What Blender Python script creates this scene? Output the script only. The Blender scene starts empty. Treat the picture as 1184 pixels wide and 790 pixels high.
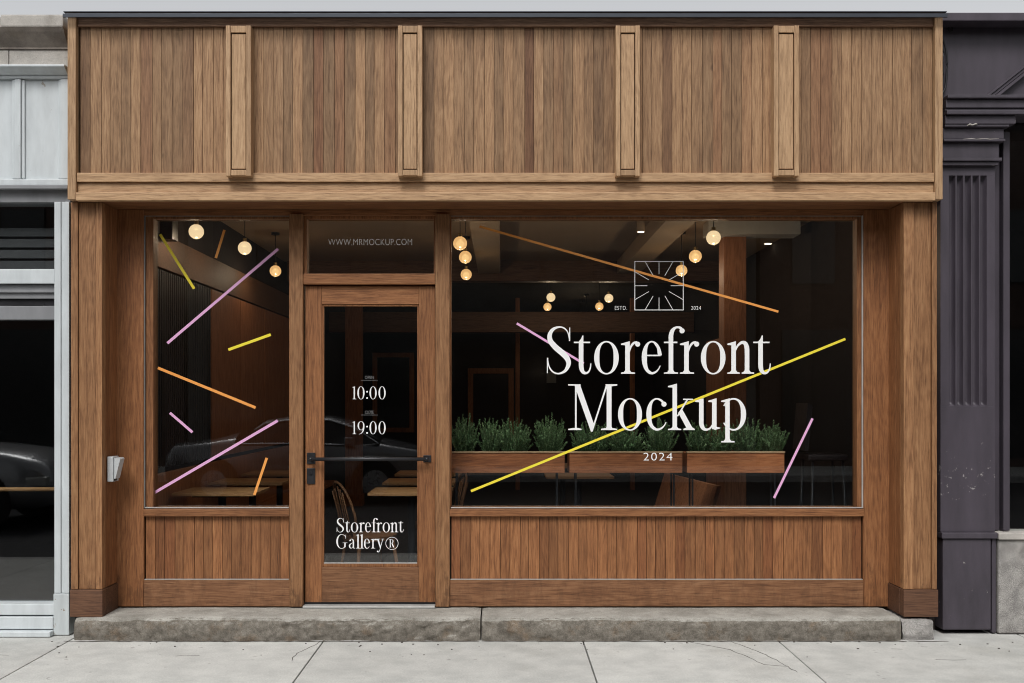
import bpy, bmesh, math, random
from mathutils import Vector, Matrix
random.seed(7)
R = math.radians
scene = bpy.context.scene
COL = scene.collection

# ------------------------------------------------------------------ measuring
F, CX, CY, ZC, DC = 1176.0, 580.0, 462.0, 1.57, 7.0     # lens in photo pixels, vanishing point, eye height, distance
def X(px, y): return (px - CX) / F * (DC + y)
def Z(py, y): return ZC - (py - CY) / F * (DC + y)

# ------------------------------------------------------------------ mesh builder
class MB:
    def __init__(s): s.v = []; s.f = []; s.r = []; s.sm = []
    def add(s, vs, fs, r=None, smooth=False):
        if r is None: r = random.random()
        o = len(s.v); s.v += [tuple(v) for v in vs]
        for f in fs: s.f.append([i + o for i in f]); s.r.append(r); s.sm.append(smooth)
    def box(s, x0, x1, y0, y1, z0, z1, b=0.0, r=None):
        if x0 > x1: x0, x1 = x1, x0
        if y0 > y1: y0, y1 = y1, y0
        if z0 > z1: z0, z1 = z1, z0
        if b <= 0:
            s.add([(x0,y0,z0),(x1,y0,z0),(x1,y1,z0),(x0,y1,z0),(x0,y0,z1),(x1,y0,z1),(x1,y1,z1),(x0,y1,z1)],
                  [(0,3,2,1),(4,5,6,7),(0,1,5,4),(1,2,6,5),(2,3,7,6),(3,0,4,7)], r); return s
        bm = bmesh.new(); bmesh.ops.create_cube(bm, size=1)
        for v in bm.verts:
            v.co = Vector(((x0+x1)/2 + v.co.x*(x1-x0), (y0+y1)/2 + v.co.y*(y1-y0), (z0+z1)/2 + v.co.z*(z1-z0)))
        bmesh.ops.bevel(bm, geom=bm.edges[:], offset=min(b, (x1-x0)*.4, (y1-y0)*.4, (z1-z0)*.4), segments=2, profile=0.6, affect='EDGES')
        s.bm(bm, r); return s
    def bm(s, bm, r=None, smooth=False, mat=None):
        bm.verts.ensure_lookup_table(); bm.verts.index_update()
        s.add([(mat @ v.co if mat else v.co) for v in bm.verts], [[v.index for v in f.verts] for f in bm.faces], r, smooth); bm.free()
    def prism(s, pts, axis, a0, a1, r=None):
        """polygon pts swept along axis ('x','y','z') between a0 and a1"""
        n = len(pts)
        def mk(p, a):
            return {'x': (a, p[0], p[1]), 'y': (p[0], a, p[1]), 'z': (p[0], p[1], a)}[axis]
        vs = [mk(p, a0) for p in pts] + [mk(p, a1) for p in pts]
        fs = [list(range(n))[::-1], [i + n for i in range(n)]] + [[i, (i+1) % n, (i+1) % n + n, i + n] for i in range(n)]
        bm = bmesh.new(); bv = [bm.verts.new(v) for v in vs]
        for f in fs: bm.faces.new([bv[i] for i in f])
        bmesh.ops.recalc_face_normals(bm, faces=bm.faces[:]); s.bm(bm, r); return s
    def tube(s, pts, rad, n=8, r=None, caps=True):
        pts = [Vector(p) for p in pts]
        rads = rad if isinstance(rad, (list, tuple)) else [rad]*len(pts)
        vs, fs = [], []
        for i, p in enumerate(pts):
            d = (pts[min(i+1, len(pts)-1)] - pts[max(i-1, 0)]).normalized()
            u = d.cross(Vector((0,0,1)))
            if u.length < 1e-3: u = d.cross(Vector((1,0,0)))
            u.normalize(); w = d.cross(u)
            for k in range(n):
                a = 2*math.pi*k/n; vs.append(p + (u*math.cos(a) + w*math.sin(a))*rads[i])
        for i in range(len(pts)-1):
            for k in range(n):
                a, b2 = i*n+k, i*n+(k+1) % n; fs.append((a, b2, b2+n, a+n))
        if caps: fs.append(tuple(range(n))[::-1]); fs.append(tuple(range((len(pts)-1)*n, len(pts)*n)))
        s.add(vs, fs, r, True); return s
    def sphere(s, c, rad, r=None, u=24, v=16, sc=(1,1,1)):
        bm = bmesh.new(); bmesh.ops.create_uvsphere(bm, u_segments=u, v_segments=v, radius=rad)
        s.bm(bm, r, True, Matrix.Translation(c) @ Matrix.Diagonal((*sc, 1))); return s
    def cyl(s, c, rad, h, axis='z', r=None, n=24, rad2=None):
        bm = bmesh.new(); bmesh.ops.create_cone(bm, cap_ends=True, segments=n, radius1=rad, radius2=rad if rad2 is None else rad2, depth=h)
        m = {'z': Matrix(), 'x': Matrix.Rotation(R(90), 4, 'Y'), 'y': Matrix.Rotation(R(90), 4, 'X')}[axis]
        s.bm(bm, r, False, Matrix.Translation(c) @ m); return s

def root_loc(o):
    L = Vector((0,0,0))
    while o is not None: L += o.location; o = o.parent
    return L
def obj(name, mb, mat, parent=None, label=None, origin=(0,0,0)):
    me = bpy.data.meshes.new(name)
    L = root_loc(parent) if parent else Vector(origin)
    me.from_pydata([(v[0]-L.x, v[1]-L.y, v[2]-L.z) for v in mb.v], [], mb.f)
    at = me.attributes.new('rnd', 'FLOAT', 'FACE'); at.data.foreach_set('value', mb.r)
    me.polygons.foreach_set('use_smooth', mb.sm)
    me.materials.append(mat); me.update()
    o = bpy.data.objects.new(name, me); COL.objects.link(o)
    if parent: o.parent = parent
    else: o.location = L
    if label: o['label'] = label
    return o
def tag(o, label, cat, group=None):
    o['label'] = label; o['category'] = cat
    if group: o['group'] = group
    return o
def thing(name, label, cat, loc=(0,0,0), group=None):
    o = bpy.data.objects.new(name, None); COL.objects.link(o); o.location = loc; o.empty_display_size = .1
    return tag(o, label, cat, group)
def struct(name, mb, mat):
    o = obj(name, mb, mat); o['kind'] = 'structure'; return o
def copy_tree(o, parent=None):
    c = o.copy(); COL.objects.link(c)
    if parent: c.parent = parent
    for ch in list(o.children): copy_tree(ch, c)
    return c

# ------------------------------------------------------------------ materials
class NT:
    def __init__(s, name):
        s.m = bpy.data.materials.new(name); s.m.use_nodes = True
        s.t = s.m.node_tree; s.p = s.t.nodes['Principled BSDF']; s.out = s.t.nodes['Material Output']
    def n(s, typ, **kw):
        nd = s.t.nodes.new(typ)
        for k, v in kw.items(): setattr(nd, k, v)
        return nd
    def l(s, a, b): s.t.links.new(a, b)
    def put(s, sock, v):
        if hasattr(v, 'is_output'): s.l(v, sock)
        else: sock.default_value = v
    def math(s, op, a, b=0.0, c=0.0):
        nd = s.n('ShaderNodeMath', operation=op)
        for i, v in enumerate((a, b, c)): s.put(nd.inputs[i], v)
        return nd.outputs[0]
    def vmath(s, op, a, b=(0,0,0)):
        nd = s.n('ShaderNodeVectorMath', operation=op)
        s.put(nd.inputs[0], a); s.put(nd.inputs[1], b); return nd.outputs[0]
    def coord(s): return s.n('ShaderNodeTexCoord').outputs['Object']
    def rnd(s): return s.n('ShaderNodeAttribute', attribute_name='rnd').outputs['Fac']
    def noise(s, vec, scale, detail=4, rough=.55, dist=0.0):
        nd = s.n('ShaderNodeTexNoise'); s.l(vec, nd.inputs['Vector'])
        nd.inputs['Scale'].default_value = scale; nd.inputs['Detail'].default_value = detail
        nd.inputs['Roughness'].default_value = rough; nd.inputs['Distortion'].default_value = dist
        return nd.outputs['Fac']
    def mapr(s, v, a, b, c, d, smooth=False):
        nd = s.n('ShaderNodeMapRange'); nd.interpolation_type = 'SMOOTHSTEP' if smooth else 'LINEAR'
        s.put(nd.inputs[0], v)
        for i, x in enumerate((a, b, c, d)): nd.inputs[i+1].default_value = x
        return nd.outputs[0]
    def ramp(s, v, stops):
        nd = s.n('ShaderNodeValToRGB'); e = nd.color_ramp.elements
        while len(e) < len(stops): e.new(.5)
        for i, (p, c) in enumerate(stops): e[i].position = p; e[i].color = (*c, 1)
        s.l(v, nd.inputs[0]); return nd.outputs[0]
    def mix(s, fac, a, b, mode='MIX'):
        nd = s.n('ShaderNodeMix', data_type='RGBA', blend_type=mode)
        s.put(nd.inputs[0], fac)
        for i, v in ((6, a), (7, b)): s.put(nd.inputs[i], v if hasattr(v, 'is_output') else (*v, 1))
        return nd.outputs[2]
    def comb(s, a):
        nd = s.n('ShaderNodeCombineColor')
        for i in range(3): s.put(nd.inputs[i], a)
        return nd.outputs[0]
    def bump(s, h, strength=.3, dist=.01):
        nd = s.n('ShaderNodeBump'); nd.inputs['Strength'].default_value = strength; nd.inputs['Distance'].default_value = dist
        s.l(h, nd.inputs['Height']); s.l(nd.outputs[0], s.p.inputs['Normal'])
    def base(s, c): s.put(s.p.inputs['Base Color'], c if hasattr(c, 'is_output') else (*c, 1))
    def set(s, **kw):
        for k, v in kw.items(): s.p.inputs[k.replace('_', ' ')].default_value = v
        return s

def wood(name, dark, mid, light, axis='z', var=(.72, 1.2), red=.35, rough=.55, stain=.25, grain=1.0, marks=.0, knots=.0):
    """oak with fibres along one axis; every board takes its own tone and its own piece of grain"""
    t = NT(name); rn = t.rnd(); co = t.coord()
    off = t.n('ShaderNodeCombineXYZ')
    t.l(t.math('MULTIPLY', rn, 17.3), off.inputs[0]); t.l(t.math('MULTIPLY', rn, 9.1), off.inputs[1]); t.l(t.math('MULTIPLY', rn, 23.7), off.inputs[2])
    v0 = t.vmath('ADD', co, off.outputs[0])
    st = {'z': (1, 1, .07), 'x': (.07, 1, 1), 'y': (1, .07, 1)}[axis]
    st2 = {'z': (1, 1, .16), 'x': (.16, 1, 1), 'y': (1, .16, 1)}[axis]
    vs = t.vmath('MULTIPLY', v0, st); v2 = t.vmath('MULTIPLY', v0, st2)
    fib = t.noise(t.vmath('MULTIPLY', v0, {'z': (1, 1, .035), 'x': (.035, 1, 1), 'y': (1, .035, 1)}[axis]), 190, 6, .7)
    mids = t.noise(vs, 42, 5, .6, .25)
    ring = t.noise(v2, 5, 2, .45)
    ringw = t.math('SINE', t.math('MULTIPLY', ring, 120.0))
    ringw = t.mapr(ringw, -1, 1, 0, 1)
    g = t.math('ADD', t.math('MULTIPLY', fib, .66), t.math('ADD', t.math('MULTIPLY', mids, .30), t.math('MULTIPLY', ringw, .05)))
    col = t.ramp(g, [(.36, dark), (.52, mid), (.70, light)])
    tone = t.mapr(rn, 0, 1, *var)
    col = t.mix(1.0, col, t.comb(tone), 'MULTIPLY')
    r2 = t.math('FRACT', t.math('MULTIPLY', rn, 37.77))
    redf = t.mapr(r2, .76, .95, 0, red, True)
    col = t.mix(redf, col, t.mix(1.0, col, (.62, .47, .43), 'MULTIPLY'))
    gf = t.mapr(t.math('FRACT', t.math('MULTIPLY', rn, 91.3)), .75, 1.0, 0, .25, True)
    col = t.mix(gf, col, t.mix(1.0, col, (.95, 1.0, 1.08), 'MULTIPLY'))
    sn = t.noise(t.vmath('MULTIPLY', v0, {'z': (1, 1, .4), 'x': (.4, 1, 1), 'y': (1, .4, 1)}[axis]), 5, 5, .6)
    col = t.mix(t.mapr(sn, .5, .8, 0, stain*2, True), col, t.mix(1.0, col, (.50, .44, .42), 'MULTIPLY'))
    pores = t.mapr(t.noise(t.vmath('MULTIPLY', v0, {'z': (1, 1, .03), 'x': (.03, 1, 1), 'y': (1, .03, 1)}[axis]), 230, 3, .6), .57, .68, 0, .75*grain, True)
    col = t.mix(pores, col, t.mix(1.0, col, (.46, .40, .36), 'MULTIPLY'))
    dash = t.mapr(t.noise(t.vmath('MULTIPLY', v0, {'z': (1, 1, .11), 'x': (.11, 1, 1), 'y': (1, .11, 1)}[axis]), 150, 4, .7), .55, .68, 0, .5*grain, True)
    col = t.mix(dash, col, t.mix(1.0, col, (.58, .52, .47), 'MULTIPLY'))
    if marks:
        # splash and boot marks soaked into the foot of the boards, in streaks
        sx = t.n('ShaderNodeSeparateXYZ'); t.l(co, sx.inputs[0])
        mk = t.noise(t.vmath('MULTIPLY', co, (1, 1, .35)), 17, 8, .74)
        mk = t.math('ADD', mk, t.mapr(sx.outputs[2], -.05, .42, .13, -.10))
        mk = t.mapr(mk, .52, .66, 0, marks, True)
        col = t.mix(mk, col, t.mix(1.0, col, (.36, .34, .36), 'MULTIPLY'))
    if knots:
        knot = t.mapr(t.noise(t.vmath('MULTIPLY', v0, (1, 1, .6)), 6.5, 1, .4), .765, .80, 0, knots, True)
        col = t.mix(knot, col, t.mix(1.0, col, (.35, .3, .28), 'MULTIPLY'))
    t.base(col)
    t.l(t.mapr(fib, .3, .7, rough+.1, rough-.06), t.p.inputs['Roughness'])
    t.bump(t.math('SUBTRACT', g, t.math('MULTIPLY', pores, .5)), .35*grain, .004)
    t.set(Specular_IOR_Level=.35)
    return t.m

def plain(name, col, rough=.5, metal=0.0, var=.08, scale=14, spec=.5, bump=.0):
    t = NT(name); co = t.coord()
    n1 = t.noise(co, scale, 6, .6); n2 = t.noise(co, scale*9, 3, .6)
    f = t.math('ADD', t.math('MULTIPLY', n1, .7), t.math('MULTIPLY', n2, .3))
    t.base(t.mix(1.0, col, t.comb(t.mapr(f, .3, .7, 1-var, 1+var)), 'MULTIPLY'))
    t.l(t.mapr(n1, .3, .7, max(rough-.08, .02), rough+.08), t.p.inputs['Roughness'])
    t.set(Metallic=metal, Specular_IOR_Level=spec)
    if bump: t.bump(f, bump, .01)
    return t.m

def paint(name, col, rough=.45, chip=(.30, .27, .24), chips=.0, grime=.12, scale=9, streak=True):
    """brushed-on paint: slightly uneven sheen, streaks, some chips down to what is under it"""
    t = NT(name); co = t.coord()
    n1 = t.noise(t.vmath('MULTIPLY', co, (1, 1, .25)), scale, 6, .6); n2 = t.noise(co, 120, 4, .6)
    c = t.mix(1.0, col, t.comb(t.mapr(n1, .3, .72, 1+grime*.6, 1-grime)), 'MULTIPLY')
    spk = t.mapr(t.noise(co, 60, 3, .7), .70, .76, 0, .5, True)
    c = t.mix(spk, c, t.mix(1.0, c, (.55, .52, .5), 'MULTIPLY'))
    h = t.math('ADD', t.math('MULTIPLY', n1, .5), t.math('MULTIPLY', n2, .25))
    if chips:
        cn = t.noise(co, 13, 8, .68)
        cm = t.mapr(cn, .68-chips*.06, .70-chips*.06, 0, 1, True)
        c = t.mix(cm, c, chip)
        h = t.math('SUBTRACT', h, t.math('MULTIPLY', cm, .8))
    t.base(c); t.l(t.mapr(n2, .3, .7, rough-.06, rough+.1), t.p.inputs['Roughness'])
    t.bump(h, .16, .006)
    return t.m

def stone(name, c0, c1, speck=.25, scale=6, bump=.4, stainc=(.55, .5, .45), stain=.5):
    t = NT(name); co = t.coord()
    n1 = t.noise(co, scale, 8, .65); n2 = t.noise(co, 160, 4, .7); n3 = t.noise(co, 45, 6, .7)
    c = t.mix(t.mapr(n1, .32, .68, 0, 1, True), c0, c1)
    c = t.mix(1.0, c, t.comb(t.mapr(n2, .3, .7, 1-speck, 1+speck)), 'MULTIPLY')
    c = t.mix(t.mapr(t.noise(co, scale*.55, 6, .6, .5), .5, .72, 0, stain, True), c, t.mix(1.0, c, stainc, 'MULTIPLY'))
    spots = t.mapr(t.noise(co, 75, 2, .5), .70, .77, 0, .6, True)
    c = t.mix(spots, c, t.mix(1.0, c, (.45, .42, .4), 'MULTIPLY'))
    t.base(c); t.set(Roughness=.88, Specular_IOR_Level=.25)
    t.bump(t.math('ADD', t.math('MULTIPLY', n3, .7), t.math('MULTIPLY', n2, .35)), bump, .012)
    return t.m

def globe_mat(name, col, strength, see):
    # frosted glass shade: lets the bulb's light out and glows with it
    t = NT(name); t.base((.03, .025, .02)); t.set(Roughness=.25)
    t.p.inputs['Emission Color'].default_value = (*col, 1); t.p.inputs['Emission Strength'].default_value = strength
    tr = t.n('ShaderNodeBsdfTransparent'); tr.inputs[0].default_value = (1, .9, .72, 1); mx = t.n('ShaderNodeMixShader'); mx.inputs[0].default_value = see
    t.l(t.p.outputs[0], mx.inputs[1]); t.l(tr.outputs[0], mx.inputs[2]); t.l(mx.outputs[0], t.out.inputs[0]); return t.m
def emit(name, col, strength):
    t = NT(name); t.base((.05, .045, .04)); t.set(Roughness=.3)
    t.p.inputs['Emission Color'].default_value = (*col, 1); t.p.inputs['Emission Strength'].default_value = strength
    return t.m

def glass(name, tint=(.93, .95, .95)):
    t = NT(name); t.t.nodes.remove(t.p)
    lw = t.n('ShaderNodeLayerWeight'); lw.inputs['Blend'].default_value = .5
    fr = t.math('ADD', .055, t.math('MULTIPLY', t.math('POWER', lw.outputs['Facing'], 5.0), .957))
    tr = t.n('ShaderNodeBsdfTransparent'); tr.inputs[0].default_value = (*tint, 1)
    gl = t.n('ShaderNodeBsdfGlossy'); gl.inputs['Roughness'].default_value = 0.0; gl.inputs[0].default_value = (1, 1, 1, 1)
    bn = t.n('ShaderNodeBump'); bn.inputs['Strength'].default_value = .02; bn.inputs['Distance'].default_value = .01
    t.l(t.noise(t.coord(), 1.3, 1, .4), bn.inputs['Height']); t.l(bn.outputs[0], gl.inputs['Normal'])
    mx = t.n('ShaderNodeMixShader'); t.l(fr, mx.inputs[0]); t.l(tr.outputs[0], mx.inputs[1]); t.l(gl.outputs[0], mx.inputs[2])
    t.l(mx.outputs[0], t.out.inputs[0]); return t.m

OAK = dict(dark=(.165, .088, .044), mid=(.335, .194, .099), light=(.47, .30, .168))
OAKL = dict(dark=(.27, .16, .083), mid=(.455, .285, .156), light=(.57, .39, .23))
OAKR = dict(dark=(.122, .047, .018), mid=(.262, .110, .043), light=(.37, .178, .076))
OAKD = dict(dark=(.060, .028, .016), mid=(.125, .060, .033), light=(.190, .100, .056))
M_clad = wood('oak cladding', **OAK, var=(.66, 1.16), red=.85, stain=.3, knots=.8)
M_clad_low = wood('oak low cladding', **OAKR, var=(.78, 1.25), red=.55, stain=.25, marks=.45)
M_oak_v = wood('pale oak upright', **OAKL, var=(.85, 1.1), red=.1, stain=.1)
M_oak_x = wood('pale oak rail', **OAKL, axis='x', var=(.9, 1.12), red=.0, stain=.15)
M_frame_v = wood('brown oak upright', **OAKR, var=(.9, 1.2), red=.1, stain=.35, marks=.55)
M_frame_x = wood('brown oak rail', **OAKR, axis='x', var=(.85, 1.15), red=.2, stain=.3)
M_frame_low = wood('weathered bottom rail', dark=(.110, .046, .020), mid=(.225, .105, .049), light=(.31, .165, .085), axis='x', var=(.9, 1.1), red=.1, stain=.4, marks=.28)
M_frame_y = wood('brown oak soffit', **OAKR, axis='x', var=(.8, 1.0), red=.2, stain=.3)
M_pier = wood('pier oak', dark=(.145, .064, .026), mid=(.285, .140, .062), light=(.40, .225, .108), var=(.88, 1.15), red=.1, stain=.4, marks=.7)
M_plinth = wood('worn dark oak', **OAKD, axis='x', var=(.85, 1.15), red=.2, stain=.5)
M_toprail = wood('dark oak rail', dark=(.10,.052,.03), mid=(.20,.11,.064), light=(.29,.17,.10), axis='x', var=(.9, 1.1), red=.2, stain=.3)
M_table = wood('table oak', dark=(.30, .14, .055), mid=(.52, .28, .115), light=(.64, .38, .18), axis='x', var=(.85, 1.1), red=.1, stain=.2)
M_inwood = wood('interior brown wood', dark=(.20, .074, .032), mid=(.38, .155, .068), light=(.48, .22, .11), var=(.85, 1.1), red=.2, stain=.2)
M_inwood_x = wood('interior brown beam', dark=(.09, .04, .022), mid=(.17, .085, .045), light=(.24, .13, .07), axis='x', var=(.85, 1.1), red=.2, stain=.2)
M_planter = wood('planter redwood', dark=(.20, .060, .022), mid=(.39, .135, .050), light=(.50, .20, .085), axis='x', var=(.85, 1.15), red=.4, stain=.35)
M_backing = plain('shadow gap backing', (.035, .022, .015), .9)
M_flash = plain('lead flashing', (.055, .062, .075), .45, .6)
M_alu = plain('pale glazing bead', (.50, .50, .48), .4, .3, var=.12)
M_alu_dull = plain('dull glazing bead', (.20, .19, .18), .4, .3, var=.15)
M_black = plain('black steel', (.022, .022, .025), .42, .3, var=.2)
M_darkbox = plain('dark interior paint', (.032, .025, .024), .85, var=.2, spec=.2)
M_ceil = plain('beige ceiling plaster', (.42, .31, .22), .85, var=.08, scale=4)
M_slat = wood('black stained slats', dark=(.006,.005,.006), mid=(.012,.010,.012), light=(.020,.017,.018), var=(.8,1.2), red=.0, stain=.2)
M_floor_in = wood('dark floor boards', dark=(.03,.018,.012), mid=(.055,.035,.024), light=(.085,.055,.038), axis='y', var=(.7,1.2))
M_white = paint('white shopfront paint', (.57, .61, .625), .45, chips=.12, chip=(.34, .31, .27), grime=.13, scale=14)
M_white_worn = paint('peeling white paint', (.56, .60, .61), .5, chip=(.25, .19, .13), chips=1.0, grime=.2)
M_grey_paint = paint('grey painted rail', (.22, .225, .235), .5, grime=.15)
M_plum = paint('dark plum grey paint', (.060, .050, .064), .5, chip=(.38, .36, .34), chips=.0, grime=.25)
M_plum_worn = paint('chipped plum grey paint', (.056, .047, .060), .55, chip=(.34, .32, .30), chips=.35, grime=.3)
M_stone = stone('limestone lintel', (.36, .34, .31), (.50, .47, .43), .12, 5, .3)
M_stone_brown = stone('brown stone moulding', (.19, .165, .145), (.28, .245, .21), .12, 8, .3)
M_granite = stone('granite block', (.22, .21, .20), (.34, .325, .305), .6, 10, .25, stain=.3)
M_pane = glass('window glass')
M_box = plain('grey plastic', (.50, .52, .53), .45, var=.06)
M_soil = plain('soil', (.03, .02, .014), .95, bump=.6)
M_vinyl = plain('white vinyl', (.86, .86, .85), .45, var=.015)
M_vinyl_dim = plain('grey vinyl', (.22, .22, .22), .45, var=.02)
M_yellow = plain('yellow vinyl', (.84, .70, .055), .4, var=.02)
M_orange = plain('orange vinyl', (.84, .35, .085), .4, var=.02)
M_pink = plain('pink vinyl', (.76, .42, .67), .4, var=.02)
M_globe = globe_mat('lit globe', (1.0, .74, .44), .95, .25)
M_globe_dim = globe_mat('lit amber globe', (1.0, .56, .22), .85, .25)
M_bulb = globe_mat('bulb', (1.0, .80, .45), 1.6, .3)
M_spot = emit('spot lens', (1.0, .85, .62), 3.0)
M_brass = plain('brass', (.55, .38, .16), .35, .9)

def sidewalk_mat():
    t = NT('sidewalk concrete'); co = t.coord(); rn = t.rnd()
    n0 = t.noise(co, .9, 4, .6); n1 = t.noise(co, 5, 8, .65); n2 = t.noise(co, 220, 3, .7)
    c = t.mix(t.mapr(n1, .3, .7, 0, 1, True), (.46, .462, .44), (.57, .57, .54))
    c = t.mix(1.0, c, t.comb(t.mapr(rn, 0, 1, .93, 1.05)), 'MULTIPLY')
    c = t.mix(1.0, c, t.comb(t.mapr(t.math('ADD', t.math('MULTIPLY', n2, .5), t.math('MULTIPLY', t.noise(co, 90, 5, .75), .5)), .35, .65, .74, 1.16)), 'MULTIPLY')
    c = t.mix(t.mapr(n0, .5, .75, 0, .5, True), c, t.mix(1.0, c, (.74, .72, .69), 'MULTIPLY'))
    sp = t.mapr(t.noise(t.vmath('MULTIPLY', co, (1, 2.2, 1)), 16, 3, .6), .735, .765, 0, .75, True)
    c = t.mix(sp, c, (.06, .05, .045))
    gum = t.mapr(t.noise(co, 17, 1, .4), .735, .75, 0, .45, True)
    c = t.mix(gum, c, (.20, .19, .18))
    t.base(c); t.set(Roughness=.9, Specular_IOR_Level=.25)
    t.bump(t.math('ADD', t.math('MULTIPLY', n1, .5), t.math('MULTIPLY', n2, .4)), .25, .006); return t.m
M_walk = sidewalk_mat()
M_asphalt = stone('asphalt', (.022, .022, .024), (.034, .034, .036), .35, 3, .3, stain=.3)
M_kerb = stone('kerb granite', (.30, .30, .29), (.40, .39, .38), .2, 8, .3)
M_crack = plain('crack dirt', (.07, .06, .05), .95)

def step_mat():
    t = NT('worn granite step'); co = t.coord()
    n1 = t.noise(co, 4.5, 8, .65); n2 = t.noise(co, 150, 4, .7); n3 = t.noise(co, 22, 8, .75)
    c = t.mix(t.mapr(n1, .3, .7, 0, 1, True), (.25, .238, .208), (.41, .395, .355))
    # upward faces take the paler mix, the riser the rough darker one
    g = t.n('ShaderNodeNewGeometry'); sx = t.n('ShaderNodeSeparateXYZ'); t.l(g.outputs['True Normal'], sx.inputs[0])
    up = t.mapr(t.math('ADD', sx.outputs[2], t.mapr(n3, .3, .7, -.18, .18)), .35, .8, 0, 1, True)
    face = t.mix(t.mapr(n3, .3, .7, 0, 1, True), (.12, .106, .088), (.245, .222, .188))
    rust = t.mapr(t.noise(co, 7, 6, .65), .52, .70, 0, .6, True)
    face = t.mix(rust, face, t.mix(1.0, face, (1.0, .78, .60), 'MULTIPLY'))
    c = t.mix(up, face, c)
    c = t.mix(1.0, c, t.comb(t.mapr(n2, .3, .7, .74, 1.24)), 'MULTIPLY')
    t.base(c); t.set(Roughness=.9, Specular_IOR_Level=.25)
    t.bump(t.math('ADD', t.math('MULTIPLY', n3, 1.0), t.math('MULTIPLY', n2, .3)), .55, .018); return t.m
M_step = step_mat()

# ------------------------------------------------------------------ the street
FLOOR = .10; STEP = .155
mb = MB(); mb.box(-300, 300, -300, 300, -.45, -.40); struct('ground', mb, plain('bare ground', (.10, .10, .09), .95))
mb = MB(); mb.box(-60, 60, -14.0, -3.45, -.40, -.135); struct('road', mb, M_asphalt)
mb = MB(); mb.box(-60, 60, -3.45, -3.30, -.40, 0.0, .012); mb.box(-60, 60, -14.16, -14.0, -.40, 0.0, .012); struct('kerb', mb, M_kerb)
mb = MB(); mb.box(-60, 60, -17.0, -14.16, -.40, -.004); struct('far_pavement', mb, M_walk)
mb = MB()
joints = [-9.4, -7.7, -6.05, -4.4, -2.815, -1.158, .53, 1.80, 3.45, 5.1, 6.8, 8.5]
for i in range(len(joints)-1):
    mb.box(joints[i]+.004, joints[i+1]-.004, -1.95, .05, -.12, 0.0, .006)
    mb.box(joints[i]+.004, joints[i+1]-.004, -3.30, -1.958, -.12, 0.0, .006)
mb.box(-60, joints[0]-.004, -3.30, .05, -.12, 0, .006); mb.box(joints[-1]+.004, 60, -3.30, .05, -.12, 0, .006)
struct('sidewalk', mb, M_walk)
mb = MB(); mb.box(-60, 60, -3.30, .05, -.40, -.125); struct('sidewalk_bed', mb, M_crack)
def crack(pts, w=.004):
    m = MB()
    P = []
    for i in range(len(pts)-1):
        a, b = Vector((*pts[i], 0)), Vector((*pts[i+1], 0))
        n = max(2, int((b-a).length/.03))
        for k in range(n): 
            t_ = k/n; q = a.lerp(b, t_); P.append(q + Vector((random.uniform(-.006,.006), random.uniform(-.004,.004), 0)))
    P.append(Vector((*pts[-1], 0)))
    vs, fs = [], []
    for i, p in enumerate(P):
        d = (P[min(i+1, len(P)-1)]-P[max(i-1, 0)]).normalized(); nn = Vector((-d.y, d.x, 0))
        ww = w*random.uniform(.35, 1.2)*(.25 if i in (0, len(P)-1) else 1)
        for s_ in (-1, 1):
            q = p + nn*s_*ww; vs += [(q.x, q.y, .0006), (q.x, q.y, .0016)]
    for i in range(len(P)-1):
        a = i*4; b = a+4
        fs += [(a+1, b+1, b+3, a+3), (a, b, b+1, a+1), (a+3, b+3, b+2, a+2)]
    m.add(vs, fs); return m
cr = MB()
for pts in ([(1.20,-.40),(1.43,-.62),(1.50,-.80),(1.55,-.98),(1.68,-1.02)], [(1.48,-.40),(1.60,-.66),(1.66,-.9),(1.70,-1.15)],
            [(2.62,-.86),(2.72,-.88),(2.80,-.87)], [(-2.0,-.78),(-1.85,-.77)], [(-1.17,-.4),(-1.21,-.55),(-1.27,-.72),(-1.26,-.9)], [(2.45,-.60),(2.52,-.61)],
            [(2.66,-.55),(2.70,-.55)],[(-3.1,-.75),(-3.02,-.76)]):
    c_ = crack(pts, .0020); cr.add(c_.v, c_.f)
for x0_, x1_ in ((-2.84, -.145), (-.135, 2.63), (2.64, 2.9)):
    c_ = crack([(x0_, -.401), ((x0_+x1_)/2, -.404), (x1_, -.401)], .011); cr.add(c_.v, c_.f)
for k in range(60):
    # grit and bits of leaf swept against the step
    gx, gy = random.uniform(-3.6, 3.9), -.40-abs(random.gauss(0, .16)); q = random.uniform(.002, .007)
    cr.box(gx-q, gx+q, gy-q*.5, gy+q*.5, .0005, .003+q*.3)
struct('sidewalk_cracks', cr, M_crack)

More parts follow.
